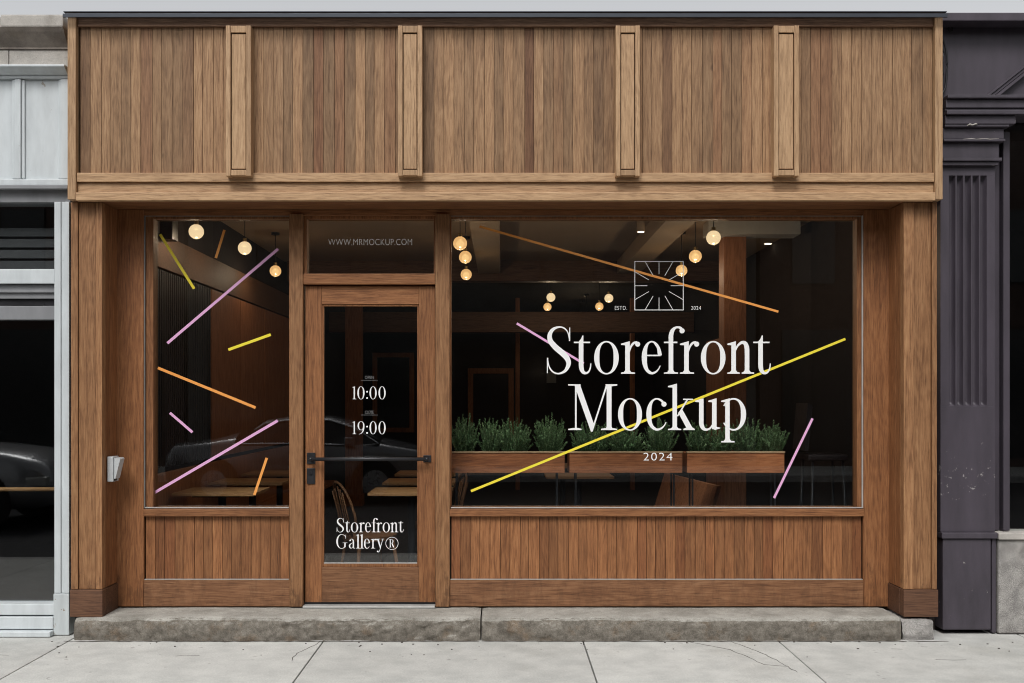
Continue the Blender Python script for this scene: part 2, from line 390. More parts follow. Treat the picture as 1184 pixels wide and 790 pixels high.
# stone steps, worn along the front edge
from mathutils import noise as mnoise
def step_stone(x0, x1, yf, yb, h, wear=1.0, seed=0.0):
    m = MB(); nx = max(8, int((x1-x0)/.014))
    prof = [(yf, 0.0), (yf-.004, .25*h), (yf-.004, .5*h), (yf, .72*h), (yf+.006, .86*h), (yf+.018, .95*h), (yf+.04, .99*h), (yf+.08, h), (yf+.15, h), ((yf+yb)/2+.05, h), (yb, h)]
    # refine the riser
    pr = []
    for i in range(len(prof)-1):
        k = 3 if i < 6 else 2
        for j in range(k): pr.append((prof[i][0]+(prof[i+1][0]-prof[i][0])*j/k, prof[i][1]+(prof[i+1][1]-prof[i][1])*j/k))
    pr.append(prof[-1]); npf = len(pr)
    vs, fs = [], []
    for i in range(nx+1):
        x = x0 + (x1-x0)*i/nx
        edge = min(1, min(i, nx-i)/3.0)
        low = mnoise.noise(Vector((x*1.3+seed, 3.1, 0)))*.012*wear; wr = wear*(.85+.75*math.exp(-((x+.75)/.55)**2))
        for j, (y, z) in enumerate(pr):
            p = Vector((x*9+seed, y*9, z*14)); d = mnoise.fractal(p, .9, 2.1, 5)
            rise = min(1, max(0, (z-.0)/h))
            fr = 1.0 if j < npf-8 else .25
            ny = y + d*.013*wr*fr + (1-edge)*.015*(1 if j < npf-6 else 0) - low*(1 if j < npf-6 else 0)
            nz = z + (d*.008*fr*wr + low*.8*(1 if y < yf+.1 else .3))*rise - (1-edge)*.006*rise
            if j == 0: nz = -.02
            vs.append((x, ny, nz))
        vs.append((x, yb, -.02))
    n = npf+1
    for i in range(nx):
        for j in range(npf-1): fs.append((i*n+j, (i+1)*n+j, (i+1)*n+j+1, i*n+j+1))
        fs.append((i*n+npf-1, (i+1)*n+npf-1, (i+1)*n+npf, i*n+npf))
    fs.append(tuple(range(n))[::-1]); fs.append(tuple(range(nx*n, nx*n+n)))
    m.add(vs, fs, None, True); return m
xj = X(556, -.4)
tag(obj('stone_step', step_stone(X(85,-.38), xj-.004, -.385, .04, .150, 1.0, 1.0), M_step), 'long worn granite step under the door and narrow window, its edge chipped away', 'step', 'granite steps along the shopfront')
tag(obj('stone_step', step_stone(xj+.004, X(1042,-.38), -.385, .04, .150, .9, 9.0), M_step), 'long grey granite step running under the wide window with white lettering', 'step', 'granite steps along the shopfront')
sb = step_stone(X(1045,-.38), X(1080,-.36), -.375, -.02, .135, 1.5, 22.0)
tag(obj('stone_block', sb, M_granite), 'short broken granite block under the right pier', 'stone block')

# ------------------------------------------------------------------ lettering
class Glyphs:
    """draws letters as flat vinyl; units are cap heights"""
    def __init__(s): s.polys = []
    def poly(s, pts): s.polys.append(('p', pts))
    def rect(s, x0, y0, x1, y1): s.poly([(x0,y0),(x1,y0),(x1,y1),(x0,y1)])
    def strip(s, L, Rr): s.polys.append(('s', L, Rr))
    def dot(s, x, y, r): s.poly([(x+r*math.cos(2*math.pi*k/24), y+r*math.sin(2*math.pi*k/24)) for k in range(24)])
    def arc(s, cx, cy, rx, ry, ws):
        Ls, Rs = [], []
        for i in range(len(ws)-1):
            a0, w0 = ws[i]; a1, w1 = ws[i+1]; n = max(4, int(abs(a1-a0)/5))
            for k in range(n + (1 if i == len(ws)-2 else 0)):
                t = k/n; a = R(a0+(a1-a0)*t); u = t*t*(3-2*t); w = w0+(w1-w0)*u
                c_, s_ = math.cos(a), math.sin(a)
                nx, ny = c_/rx, s_/ry; q = math.hypot(nx, ny)
                Ls.append((cx+rx*c_, cy+ry*s_)); Rs.append((cx+rx*c_-nx/q*w, cy+ry*s_-ny/q*w))
        s.strip(Ls, Rs)
    def stroke(s, P, n=8):
        pts = []
        for i in range(len(P)-1):
            p0 = P[max(i-1,0)]; p1 = P[i]; p2 = P[i+1]; p3 = P[min(i+2, len(P)-1)]
            for k in range(n):
                t = k/n
                pts.append([.5*((2*b)+(-a+c)*t+(2*a-5*b+4*c-d)*t*t+(-a+3*b-3*c+d)*t**3) for a, b, c, d in zip(p0, p1, p2, p3)])
        pts.append(list(P[-1]))
        Ls, Rs = [], []
        for i, (x, y, w) in enumerate(pts):
            a = pts[max(i-1,0)]; b = pts[min(i+1, len(pts)-1)]
            dx, dy = b[0]-a[0], b[1]-a[1]; q = math.hypot(dx, dy) or 1
            Ls.append((x-dy/q*w/2, y+dx/q*w/2)); Rs.append((x+dy/q*w/2, y-dx/q*w/2))
        s.strip(Ls, Rs)
    def stem(s, x, y0, y1, foot=None, flag=None, w=.098):
        s.rect(x, y0, x+w, y1)
        if foot:
            a, b = foot
            s.poly([(a, y0), (b, y0), (b, y0+.026), (x+w+.03, y0+.036), (x+w, y0+.075), (x, y0+.075), (x-.03, y0+.036), (a, y0+.026)])
        if flag is not None:
            s.poly([(flag, y1-.045), (x+.01, y1-.055), (x+w, y1-.055), (x+w, y1+.035), (flag, y1-.02)])

XH = .685
def glyph(g, ch):
    if ch == 'o': g.arc(.262, .342, .262, .356, [(0,.112),(90,.030),(180,.112),(270,.030),(360,.112)]); return .523
    if ch == 't':
        g.stroke([(.155,.68,.098),(.155,.5,.098),(.155,.3,.098),(.16,.13,.098),(.195,.04,.075),(.255,.014,.05),(.315,.045,.036),(.352,.13,.028),(.362,.22,.022)])
        g.poly([(.106,.655),(.204,.655),(.204,.815),(.182,.815),(.15,.74),(.106,.69)]); g.rect(0,.652,.345,.684); return .383
    if ch == 'r':
        g.stem(.09,0,.66,(0,.30),.0)
        g.stroke([(.175,.47,.03),(.215,.585,.042),(.275,.655,.05),(.345,.668,.055)]); g.dot(.355,.63,.054); return .41
    if ch == 'e':
        g.arc(.215,.343,.215,.356,[(8,.085),(50,.062),(90,.030),(180,.112),(250,.065),(278,.046),(331,.020)])
        g.rect(.085,.375,.40,.405); return .43
    if ch == 'f':
        g.stem(.10,0,.74,(0,.30)); g.rect(0,.652,.285,.684)
        g.stroke([(.149,.70,.098),(.151,.82,.096),(.185,.925,.08),(.255,.985,.045),(.33,.985,.05),(.375,.96,.055)]); g.dot(.385,.915,.055); return .446
    if ch == 'n':
        g.stem(.085,0,.66,(0,.265),.0)
        g.stroke([(.165,.48,.03),(.215,.59,.042),(.30,.662,.06),(.375,.65,.085),(.413,.56,.098),(.419,.42,.098),(.419,.2,.098),(.419,.02,.098)])
        g.stem(.37,0,.2,(.305,.57)); return .57
    if ch == 'S':
        g.stroke([(.488,.74,.02),(.455,.88,.024),(.385,.965,.03),(.28,.995,.034),(.155,.955,.062),(.075,.845,.090),(.085,.70,.108),(.20,.56,.122),(.34,.44,.124),(.445,.32,.112),(.470,.20,.094),(.40,.065,.060),(.265,.003,.034),(.14,.04,.032),(.06,.15,.026),(.025,.31,.02)])
        g.poly([(.478,.695),(.506,.695),(.506,.985),(.488,.985)]); g.poly([(.010,.012),(.028,.012),(.040,.34),(.010,.34)]); return .53
    if ch == 'M':
        g.rect(.148,.02,.184,.97); g.poly([(.0,.0),(.29,0),(.29,.028),(.185,.05),(.148,.05),(0,.028)])
        g.poly([(0,1),(.27,1),(.27,.965),(0,.972)])
        g.poly([(.135,.98),(.262,.98),(.565,.12),(.52,-.035),(.495,-.035)]); g.poly([(.495,-.035),(.532,-.035),(.86,.98),(.822,.98)])
        g.rect(.838,.02,.945,.98); g.poly([(.715,0),(1.065,0),(1.065,.028),(.96,.045),(.945,.08),(.838,.08),(.825,.045),(.715,.028)]); g.poly([(.81,1),(1.07,1),(1.07,.972),(.945,.955),(.82,.965)]); return 1.07
    if ch == 'c':
        g.arc(.235,.343,.235,.356,[(44,.05),(70,.045),(95,.032),(180,.112),(250,.065),(278,.046),(331,.020)]); g.dot(.385,.565,.056); return .45
    if ch == 'k':
        g.stem(.10,0,.98,(0,.29),.0); g.poly([(.19,.30),(.225,.30),(.445,.665),(.405,.665)]); g.poly([(.33,.684),(.545,.684),(.545,.656),(.33,.656)])
        g.poly([(.225,.375),(.30,.475),(.545,.03),(.425,.01)]); g.poly([(.335,0),(.585,0),(.585,.026),(.53,.06),(.41,.06),(.335,.026)]); return .58
    if ch == 'u':
        g.stem(.085,.16,.66,None,.0)
        g.stroke([(.134,.25,.098),(.136,.13,.098),(.175,.04,.08),(.25,.01,.05),(.325,.04,.038),(.375,.11,.03)])
        g.stem(.368,.02,.66,None,.285); g.poly([(.42,.0),(.545,.035),(.545,.055),(.466,.07),(.40,.07)]); return .55
    if ch == 'p':
        g.stem(.09,-.27,.66,(0,.295),.0); g.arc(.275,.343,.27,.356,[(148,.028),(90,.036),(0,.115),(-90,.036),(-148,.028)]); return .545
    if ch == 'G':
        g.arc(.385,.5,.385,.515,[(38,.026),(62,.028),(90,.032),(180,.125),(268,.032),(300,.045),(318,.06)])
        g.stem(.575,.10,.40); g.poly([(.46,.42),(.79,.42),(.79,.392),(.46,.392)]); g.poly([(.655,.70),(.682,.70),(.682,.985),(.662,.985)]); return .79
    if ch == 'a':
        g.stroke([(.335,.10,.095),(.335,.3,.095),(.333,.47,.095),(.305,.61,.075),(.215,.672,.038),(.13,.645,.04)]); g.dot(.105,.575,.054)
        g.stroke([(.31,.42,.03),(.20,.365,.045),(.095,.285,.08),(.058,.17,.095),(.105,.05,.068),(.19,.02,.04),(.29,.09,.03)])
        g.stroke([(.335,.14,.095),(.355,.04,.06),(.41,.015,.036),(.455,.05,.022)]); return .46
    if ch == 'l': g.stem(.09,0,.98,(0,.28),.0); return .28
    if ch == 'y':
        g.poly([(.045,.665),(.165,.665),(.325,.12),(.275,-.03)]); g.stroke([(.455,.665,.034),(.37,.35,.034),(.275,-.02,.034),(.215,-.19,.036),(.15,-.25,.04),(.09,-.235,.05)]); g.dot(.085,-.205,.055)
        g.rect(0,.657,.235,.685); g.rect(.365,.657,.55,.685); return .55
    if ch == 'R':
        g.stem(.1,0,.98,(0,.30)); g.rect(0,.97,.3,1.0); g.arc(.30,.76,.26,.24,[(90,.035),(0,.11),(-90,.035)]); g.rect(.19,.965,.31,1); g.rect(.19,.52,.31,.555)
        g.poly([(.30,.53),(.42,.53),(.66,0),(.52,0)]); return .66
    if ch == '1': g.stem(.10,0,.97,(.01,.30),.0); return .31
    if ch == '0': g.arc(.285,.5,.285,.515,[(0,.125),(90,.034),(180,.125),(270,.034),(360,.125)]); return .57
    if ch == '9':
        g.arc(.27,.66,.27,.352,[(0,.11),(90,.034),(180,.115),(270,.034),(360,.11)])
        g.stroke([(.484,.62,.11),(.475,.45,.105),(.415,.22,.08),(.30,.07,.045),(.17,.0,.03),(.10,-.01,.026)]); return .545
    if ch == ':': g.dot(.07,.09,.068); g.dot(.07,.59,.068); return .14
    return .3

def add_glyphs(m, g, ox, oz, s, y):
    k = 0
    for it in g.polys:
        yy = y - k*.00012; k += 1
        if it[0] == 'p':
            pts = it[1]; m.add([(ox+p[0]*s, yy, oz+p[1]*s) for p in pts], [list(range(len(pts)))], .5)
        else:
            L, Rr = it[1], it[2]; n = len(L)
            m.add([(ox+p[0]*s, yy, oz+p[1]*s) for p in L]+[(ox+p[0]*s, yy, oz+p[1]*s) for p in Rr],
                  [(i, i+1, n+i+1, n+i) for i in range(n-1)], .5)
def serif_text(m, text, xs, base_px, cap_px, y, sx=None):
    """text with each letter's left edge at its measured place"""
    s = cap_px/F*(DC+y)
    for ch, x in zip(text, xs):
        g = Glyphs(); glyph(g, ch); add_glyphs(m, g, X(x, y), Z(base_px, y), s, y)
ADV = {'S':.585,'t':.435,'o':.57,'r':.445,'e':.478,'f':.345,'n':.575,'G':.83,'a':.49,'l':.305,'y':.56,'1':.36,'0':.64,'9':.62,':':.22}
def run(text, x0, cap):
    xs = []; x = x0
    for ch in text: xs.append(x); x += ADV.get(ch, .5)*cap
    return xs
def sans_text(m, text, px0, px1, base_px, cap_px, y, spacing=1.0):
    c = bpy.data.curves.new('sign_text', 'FONT'); c.body = text; c.space_character = spacing; c.resolution_u = 6; c.offset = -.010
    o = bpy.data.objects.new('sign_text', c); COL.objects.link(o)
    dg = bpy.context.evaluated_depsgraph_get(); me = bpy.data.meshes.new_from_object(o.evaluated_get(dg))
    vs = [v.co.copy() for v in me.vertices]; x0 = min(v.x for v in vs); x1 = max(v.x for v in vs); y0 = 0; y1 = max(v.y for v in vs)
    W = X(px1, y)-X(px0, y); H = cap_px/F*(DC+y)
    m.add([(X(px0, y)+(v.x-x0)/(x1-x0)*W, y, Z(base_px, y)+v.y/y1*H) for v in vs], [list(p.vertices) for p in me.polygons], .5)
    bpy.data.objects.remove(o); bpy.data.curves.remove(c); bpy.data.meshes.remove(me)
def line(m, p0, p1, w_px, y):
    a = Vector((X(p0[0], y), Z(p0[1], y))); b = Vector((X(p1[0], y), Z(p1[1], y))); d = (b-a).normalized(); n = Vector((-d.y, d.x))*(w_px/F*(DC+y)/2)
    m.add([(a.x+n.x, y, a.y+n.y), (a.x-n.x, y, a.y-n.y), (b.x-n.x, y, b.y-n.y), (b.x+n.x, y, b.y+n.y)], [(0,1,2,3)], .5)

# ------------------------------------------------------------------ the wooden shopfront
shop = thing('wooden_storefront', 'oak clad shopfront with a glazed door between two display windows', 'shopfront', (0, 0, STEP))
YC = -.355           # face of the fascia boards
YP = -.33            # face of the piers
YJ = -.07            # face of window frames and jambs
def boards(m, x0, x1, z0, z1, yf, w=.0665, gap=.0022, depth=.02):
    n = max(1, round((x1-x0)/w)); ww = (x1-x0)/n; x = x0
    for i in range(n):
        e = x0+(i+1)*ww + (random.uniform(-.006, .006) if i < n-1 else 0)
        m.box(x+gap/2, e-gap/2, yf+random.uniform(-.0015, .0015), yf+depth, z0, z1, .0015); x = e
# fascia
fx0, fx1 = X(81, YC), X(1087, YC)
zt, zc1, zc0 = Z(19, YC), Z(32, YC), Z(202, YC)
brk = [(261, 290), (460, 488), (712, 740), (895, 924)]
edges = [X(92.5, YC)] + [X((a+b)/2, YC) for a, b in brk] + [X(1078.5, YC)]
for i in range(5):
    m = MB(); boards(m, edges[i]+(.002 if i == 0 else .03), edges[i+1]-(.002 if i == 4 else .03), zc0-.004, zc1+.004, YC)
    obj('cladding_panel', m, M_clad, shop)
m = MB(); m.box(fx0+.06, fx1-.06, YC+.021, YC+.05, zc0-.15, zt-.01); obj('backing_board', m, M_backing, shop)
m = MB(); m.box(X(90,YC)+.004, fx1-.05, YC-.018, YC+.02, zc1, zt-.002, .003, .3); obj('top_rail', m, M_toprail, shop)
m = MB(); m.box(fx0-.012, fx1+.012, YC-.075, .30, zt, zt+.006, .002); m.box(fx0-.012, fx1+.012, YC-.085, YC-.076, Z(20, YC-.085), Z(15.6, YC-.085), .002); obj('metal_flashing', m, M_flash, shop)
for a, b in ((fx0, X(90.5, YC)), (X(1078.5, YC), fx1)):
    m = MB(); m.box(a, b, YC-.040, YC+.30, Z(232, YC), zt-.003, .003, .4); obj('edge_trim', m, M_oak_v, shop)
ra, rb = X(90.5, YC)+.002, X(1078.5, YC)-.002
z_a, z_b, z_c, z_d = Z(201, YC), Z(211.5, YC), Z(223.5, YC), Z(233.5, YC)
m = MB(); m.box(ra, rb, YC-.030, YC+.02, z_b, z_a, .004, .8); obj('cornice_rail', m, M_oak_x, shop)
m = MB(); m.box(ra, rb, YC-.012, YC+.02, z_c, z_b-.003, .002, .45); obj('cornice_rail', m, M_oak_x, shop)
m = MB(); m.box(ra, rb, YC-.046, YC+.0, z_d, z_c-.003, .004, .9); obj('cornice_rail', m, M_oak_x, shop)
# brackets
for a, b in brk:
    yb = YC-.085
    x0, x1 = X(a, yb), X(b, yb); z0, z1 = Z(203.5, yb), Z(29.5, yb)
    sw = .030
    m = MB(); m.box(x0, x0+sw, yb, YC-.002, z0, z1, .003); m.box(x1-sw, x1, yb, YC-.002, z0, z1, .003)
    m.box(x0+sw+.001, x1-sw-.001, yb+.002, YC-.002, z1-.045, z1-.001, .003); m.box(x0+sw+.001, x1-sw-.001, yb+.002, YC-.002, z0+.004, z0+.040, .003)
    br = obj('bracket', m, M_oak_v, shop)
    m = MB(); m.box(x0+sw+.006, x1-sw-.006, yb+.010, YC-.004, z0+.048, z1-.052, .002, .75); obj('inset_panel', m, M_oak_v, br)
    m = MB(); m.box(x0+sw+.001, x1-sw-.001, yb+.045, YC-.003, z0+.040, z1-.046); obj('shadow_gap', m, M_backing, br)
# soffit
m = MB(); m.box(fx0+.04, fx1-.04, YC+.001, YJ+.02, z_d+.004, z_d+.03, 0, .3); obj('soffit', m, M_frame_y, shop)
zs = z_d + .002
# piers
def pier(x0, x1, inner):
    s = 1 if inner > x0+.1 else -1          # inner edge on the right for the left pier
    zb, ztp = STEP+.17, zs
    if s > 0: parts = [(x0, x0+.045, 0.0), (x0+.048, x0+.160, .010), (x0+.163, x1, 0.0)]
    else: parts = [(x0, x0+.066, 0.0), (x0+.069, x1-.036, .012), (x1-.033, x1, 0.0)]
    m = MB()
    for a, b, dy in parts: m.box(a, b, YP+dy, YP+.06, zb, ztp, .003)
    p = obj('pier', m, M_pier, shop)
    m = MB()
    xi0, xi1 = (x1-.03, x1) if s > 0 else (x0, x0+.03)
    m.box(xi0, xi1, YP+.061, YP+.135, zb, ztp, .003); m.box(xi0+(0 if s < 0 else -.004), xi1+(.004 if s < 0 else 0) , YP+.138, YJ+.03, zb, ztp, .003)
    obj('reveal_board', m, M_frame_v, p)
    m = MB(); m.box(x0+.01, x1-.01, YP+.065, YJ+.2, zb, ztp); obj('core', m, M_backing, p) if False else None
    m = MB()
    m.box(x0-.004, x1+.006 if s > 0 else x1+.004, YP-.010, YP+.06, STEP-.01, zb-.002, .004)
    if s > 0: m.box(x1-.03, x1+.006, YP+.061, YJ+.028, STEP-.01, zb-.004, .004)
    else: m.box(x0-.006, x0+.03, YP+.061, YJ+.028, STEP-.01, zb-.004, .004)
    obj('plinth', m, M_plinth, p)
    return p
xl0, xl1 = X(82, YP), X(118, YP); xr0, xr1 = X(1045, YP), X(1083.5, YP)
pier(xl0, xl1, xl1); pier(xr0, xr1, xr0)
# frame
def fx(px): return X(px, YJ)
def fz(py): return Z(py, YJ)
zbot = STEP+.004
for a, b in ((128, 166), (998.5, 1034)):
    m = MB(); m.box(fx(a), fx(b), YJ, YJ+.10, zbot, zs, .003); obj('jamb', m, M_frame_v, shop)
for a, b in ((335, 350.5), (503.5, 520)):
    m = MB(); m.box(fx(a), fx(b), YJ-.012, YJ+.12, zbot, zs-.03, .004); obj('mullion', m, M_pier, shop)
m = MB(); m.box(fx(166)+.001, fx(998.5)-.001, YJ+.006, YJ+.11, fz(249), zs, .003); obj('head_rail', m, M_frame_x, shop)
m = MB(); m.box(fx(350.5)+.001, fx(503.5)-.001, YJ-.006, YJ+.11, fz(329), fz(316.5), .005); obj('transom_rail', m, M_frame_x, shop)
# stall risers
for a, b in ((166, 335), (520, 998.5)):
    x0, x1 = fx(a)+.001, fx(b)-.001
    m = MB(); boards(m, x0+.008, x1-.008, fz(671), fz(596), YJ+.018, .0665, .0024)
    sr = obj('stall_riser', m, M_clad_low, shop)
    m = MB(); m.box(x0, x1, YJ+.039, YJ+.06, zbot+.01, fz(590)); obj('backing_board', m, M_backing, sr)
    m = MB(); m.box(x0-(.0 if a > 500 else 0), x1, YJ-.014, YJ+.075, fz(597), fz(588.5), .004); obj('window_sill', m, M_frame_x, sr)
    m = MB(); m.box(x0, x1, YJ+.001, YJ+.038, zbot, fz(670.5), .004); obj('bottom_rail', m, M_frame_low, sr)
    m = MB(); m.box(x0+.004, x1-.004, YJ-.001, YJ+.0165, fz(670.5)+.0005, fz(670.5)+.0045, .001); obj('pale_bead', m, M_alu, sr)
# windows
GY = 0.0
def glazing(parent, a, b, t, bt, label=None):
    m = MB(); m.box(X(a, GY), X(b, GY), GY-.003, GY+.003, Z(bt, GY), Z(t, GY)); return obj('glass_pane', m, M_pane, parent, label)
def window(a, b, t, bt, stopl, stopr, bead):
    x0, x1 = fx(a)+.001, fx(b)-.001; z0, z1 = fz(bt)+.001, fz(t)-.001
    m = MB(); w = .012
    m.box(x0, x0+stopl, YJ+.022, YJ+.11, z0, z1, .002); m.box(x1-stopr, x1, YJ+.022, YJ+.11, z0, z1, .002)
    m.box(x0+stopl, x1-stopr, YJ+.024, YJ+.11, z1-w*1.6, z1, .002); m.box(x0+stopl, x1-stopr, YJ+.076, YJ+.11, z0, z0+.006, .002)
    o = obj('display_window' if bead else 'transom_window', m, M_frame_v, shop)
    if bead:
        m = MB(); t_ = .007
        m.box(x0+t_, x1-t_, YJ+.004, YJ+.021, z0, z0+t_, .001); obj('metal_bead', m, M_alu, o)
        xs_ = x0 if stopl > stopr else x1-t_
        m = MB(); m.box(xs_, xs_+t_, YJ+.004, YJ+.021, z0, z1, .001); obj('metal_bead', m, M_alu if stopr > stopl else M_alu_dull, o)
        m = MB(); m.box(x0+t_, x1-t_, YJ+.012, YJ+.021, z1-.004, z1, .001); obj('metal_bead', m, M_alu_dull, o)
    return o
win_l = window(166, 335, 249, 588, .058, .008, True)
win_r = window(520, 998.5, 249, 588, .008, .036, True)
win_t = window(350.5, 503.5, 249, 316.5, .02, .012, False)
glazing(win_l, 165, 336, 248, 589.5); glazing(win_r, 519, 999, 248, 589.5); glazing(win_t, 350, 504, 248, 318)
DY = GY-.0042
def decals(win, items):
    for k, (p0, p1, c, w) in enumerate(items):
        m = MB(); line(m, p0, p1, w*.88, DY-.0003*k); obj('decal_stripe', m, {'y': M_yellow, 'o': M_orange, 'p': M_pink}[c], win, {'y': 'yellow vinyl stripe', 'o': 'orange vinyl stripe', 'p': 'pink vinyl stripe'}[c])
decals(win_l, [((185,271),(224.5,334),'y',3.6), ((259.5,266),(249.5,298.5),'o',3.4), ((321.5,288),(193.5,397),'p',3.6), ((264,404.5),(313,387),'y',3.6),
               ((182.5,425.5),(295.5,471.5),'o',3.6), ((196.5,477.5),(222.5,500),'p',3.4), ((179,569.5),(321,486.5),'p',3.6), ((308.5,529.5),(294,572.5),'o',3.4)])
decals(win_r, [((554.5,262),(900,360.5),'o',3.0), ((597.5,374),(675,420.5),'p',3.0), ((544.5,568),(977.5,392),'y',3.2), ((939.5,484),(895,576),'p',3.2)])
TY = DY-.004
m = MB(); serif_text(m, 'Storefront', [631.8,663.5,687,718,742,767.7,786.2,810.4,841,871], 432.3, 54.3, TY)
serif_text(m, 'Mockup', [657,714.6,747.3,772.3,803.8,833.8], 497.4, 53.0, TY)
obj('lettering', m, M_vinyl, win_r, 'large white serif lettering')
m = MB(); sans_text(m, '2024', 744, 777.5, 532.6, 9.0, TY, 1.15); obj('lettering', m, M_vinyl, win_r, 'small white year numerals')
m = MB(); sans_text(m, 'ESTD.', 711, 725, 358.3, 4.4, TY, 1.1); obj('lettering', m, M_vinyl, win_r, 'tiny white lettering left of the emblem'); m = MB(); sans_text(m, '2024', 799, 810.5, 358.3, 4.2, TY, 1.1); obj('lettering', m, M_vinyl, win_r, 'tiny white numerals right of the emblem')
m = MB()
ex0, ex1, ey0, ey1 = 734, 790, 302.5, 358.5; ec = ((ex0+ex1)/2, (ey0+ey1)/2)
for k, (p, q) in enumerate((((ex0-.5,ey0),(ex1+.5,ey0)),((ex0-.5,ey1),(ex1+.5,ey1)),((ex0,ey0),(ex0,ey1)),((ex1,ey0),(ex1,ey1)))): line(m, p, q, .85, TY-.0002*k)
h = 28.0
for k in range(12):
    a = R(30*k); d = (math.cos(a), math.sin(a)); rmax = h/max(abs(d[0]), abs(d[1])); r0 = 13.5
    line(m, (ec[0]+d[0]*r0, ec[1]+d[1]*r0), (ec[0]+d[0]*rmax, ec[1]+d[1]*rmax), .62, TY-.0012-.0001*k)
obj('emblem', m, M_vinyl, win_r, 'square white emblem of radiating lines')
m = MB(); sans_text(m, 'WWW.MRMOCKUP.COM', 379.5, 476.5, 283.6, 7.3, TY, 1.05); obj('lettering', m, M_vinyl, win_t)
# door
yd = -.045
def dx(px): return X(px, yd)
def dz(py): return Z(py, yd)
m = MB()
zdb, zdt = dz(696.5), dz(331)
m.box(dx(353), dx(372), yd, yd+.05, zdb, zdt, .003); m.box(dx(484.5), dx(503), yd, yd+.05, zdb, zdt, .003)
door = obj('door', m, M_frame_v, shop)
m = MB(); m.box(dx(372)+.001, dx(484.5)-.001, yd+.001, yd+.05, dz(352), zdt, .003); obj('door_rail', m, M_frame_x, door); m = MB(); m.box(dx(372)+.001, dx(484.5)-.001, yd+.001, yd+.05, zdb, dz(656), .003); obj('door_rail', m, M_frame_low, door)
m = MB(); q = .012
x0, x1, z0, z1 = dx(372)+.001, dx(484.5)-.001, dz(656)+.001, dz(352)-.001
m.box(x0, x0+q, yd+.008, yd+.045, z0, z1, .003); m.box(x1-q, x1, yd+.008, yd+.045, z0, z1, .003); m.box(x0+q, x1-q, yd+.006, yd+.045, z0, z0+.022, .003); m.box(x0+q, x1-q, yd+.008, yd+.045, z1-q, z1, .003)
obj('glazing_bead', m, M_frame_v, door)
yg = yd+.022
m = MB(); m.box(x0+.004, x1-.004, yg-.003, yg+.003, z0+.004, z1-.004); obj('glass_pane', m, M_pane, door)
m = MB(); m.box(x0+q, x1-q, yd+.010, yd+.018, z0+.0225, z0+.029, .001); obj('pale_bead', m, M_alu, door)
yt = yg-.0045
for s_, bz in (('10:00', 461.7), ('19:00', 502.0)):
    m = MB(); serif_text(m, s_, [407.5, 413.2 if s_[1] == '0' else 413.5, 423.4, 427.2, 437.6], bz, 14.6, yt)
    obj('lettering', m, M_vinyl, door, 'white numerals of the %s hour' % ('opening' if s_[1] == '0' else 'closing'))
for k, (s_, bz) in enumerate((('OPEN', 438.2), ('CLOSE', 478.4))):
    m = MB(); sans_text(m, s_, 422, 432, bz, 3.4, yt); line(m, (417.5, bz+1.6), (437, bz+1.6), .32, yt)
    obj('lettering', m, M_vinyl_dim, door, 'tiny faint underlined caption')
m = MB(); cap = 16.2
serif_text(m, 'Storefront', [389.2,398.6,405.7,415.0,422.0,429.8,435.2,442.4,451.4,460.6], 615.5, cap, yt)
serif_text(m, 'Gallery', [388.8, 403.2, 411.7, 416.2, 420.8, 429.0, 435.2], 634.3, cap, yt)
g = Glyphs(); g.arc(453.2, -628.4, 7.4, 7.4, [(0,.5),(180,.5),(360,.5)])
sc_ = (DC+yt)/F
for it in g.polys:
    L, Rr = it[1], it[2]; n = len(L)
    m.add([(X(p[0], yt), yt, Z(-p[1], yt)) for p in L]+[(X(p[0], yt), yt, Z(-p[1], yt)) for p in Rr], [(i, i+1, n+i+1, n+i) for i in range(n-1)], .5)
serif_text(m, 'R', [449.8], 633.0, 9.2, yt)
obj('lettering', m, M_vinyl, door, 'small white serif lettering on two lines')
# push bar and lock
zb_ = dz(530.5)
m = MB(); m.tube([(dx(361), yd-.055, zb_), (dx(494), yd-.055, zb_)], .0125, 14); m.tube([(dx(361), yd-.055, zb_), (dx(361), yd-.004, zb_)], .012, 12); m.tube([(dx(493), yd-.055, zb_), (dx(493), yd-.004, zb_)], .012, 12)
m.sphere((dx(361), yd-.055, zb_), .0135); m.sphere((dx(494), yd-.055, zb_), .0135); pb = obj('push_bar', m, M_black, door)
m = MB(); m.box(dx(355), dx(364.8), yd-.008, yd-.0005, dz(536.5), dz(523.5), .002); obj('mounting_plate', m, M_black, pb); m = MB(); m.box(dx(489.5), dx(498.5), yd-.008, yd-.0005, dz(534.5), dz(526.5), .002); obj('mounting_plate', m, M_black, pb)
m = MB(); m.box(dx(355), dx(364.5), yd-.009, yd-.0005, dz(559.5), dz(541.5), .002); lk = obj('lock_plate', m, M_black, door)
m = MB(); m.cyl((dx(359.7), yd-.013, dz(547)), .009, .008, 'y'); obj('lock_cylinder', m, M_brass if False else M_black, lk)
m = MB(); m.box(fx(350.5)+.002, fx(503.5)-.002, YJ-.03, YJ+.10, STEP-.004, dz(699.2), .004); obj('threshold', m, M_alu, shop)
m = MB(); m.box(fx(350.5)+.002, fx(503.5)-.002, yd+.012, yd+.05, dz(699.0), zdb-.001); obj('door_sweep', m, M_black, shop)

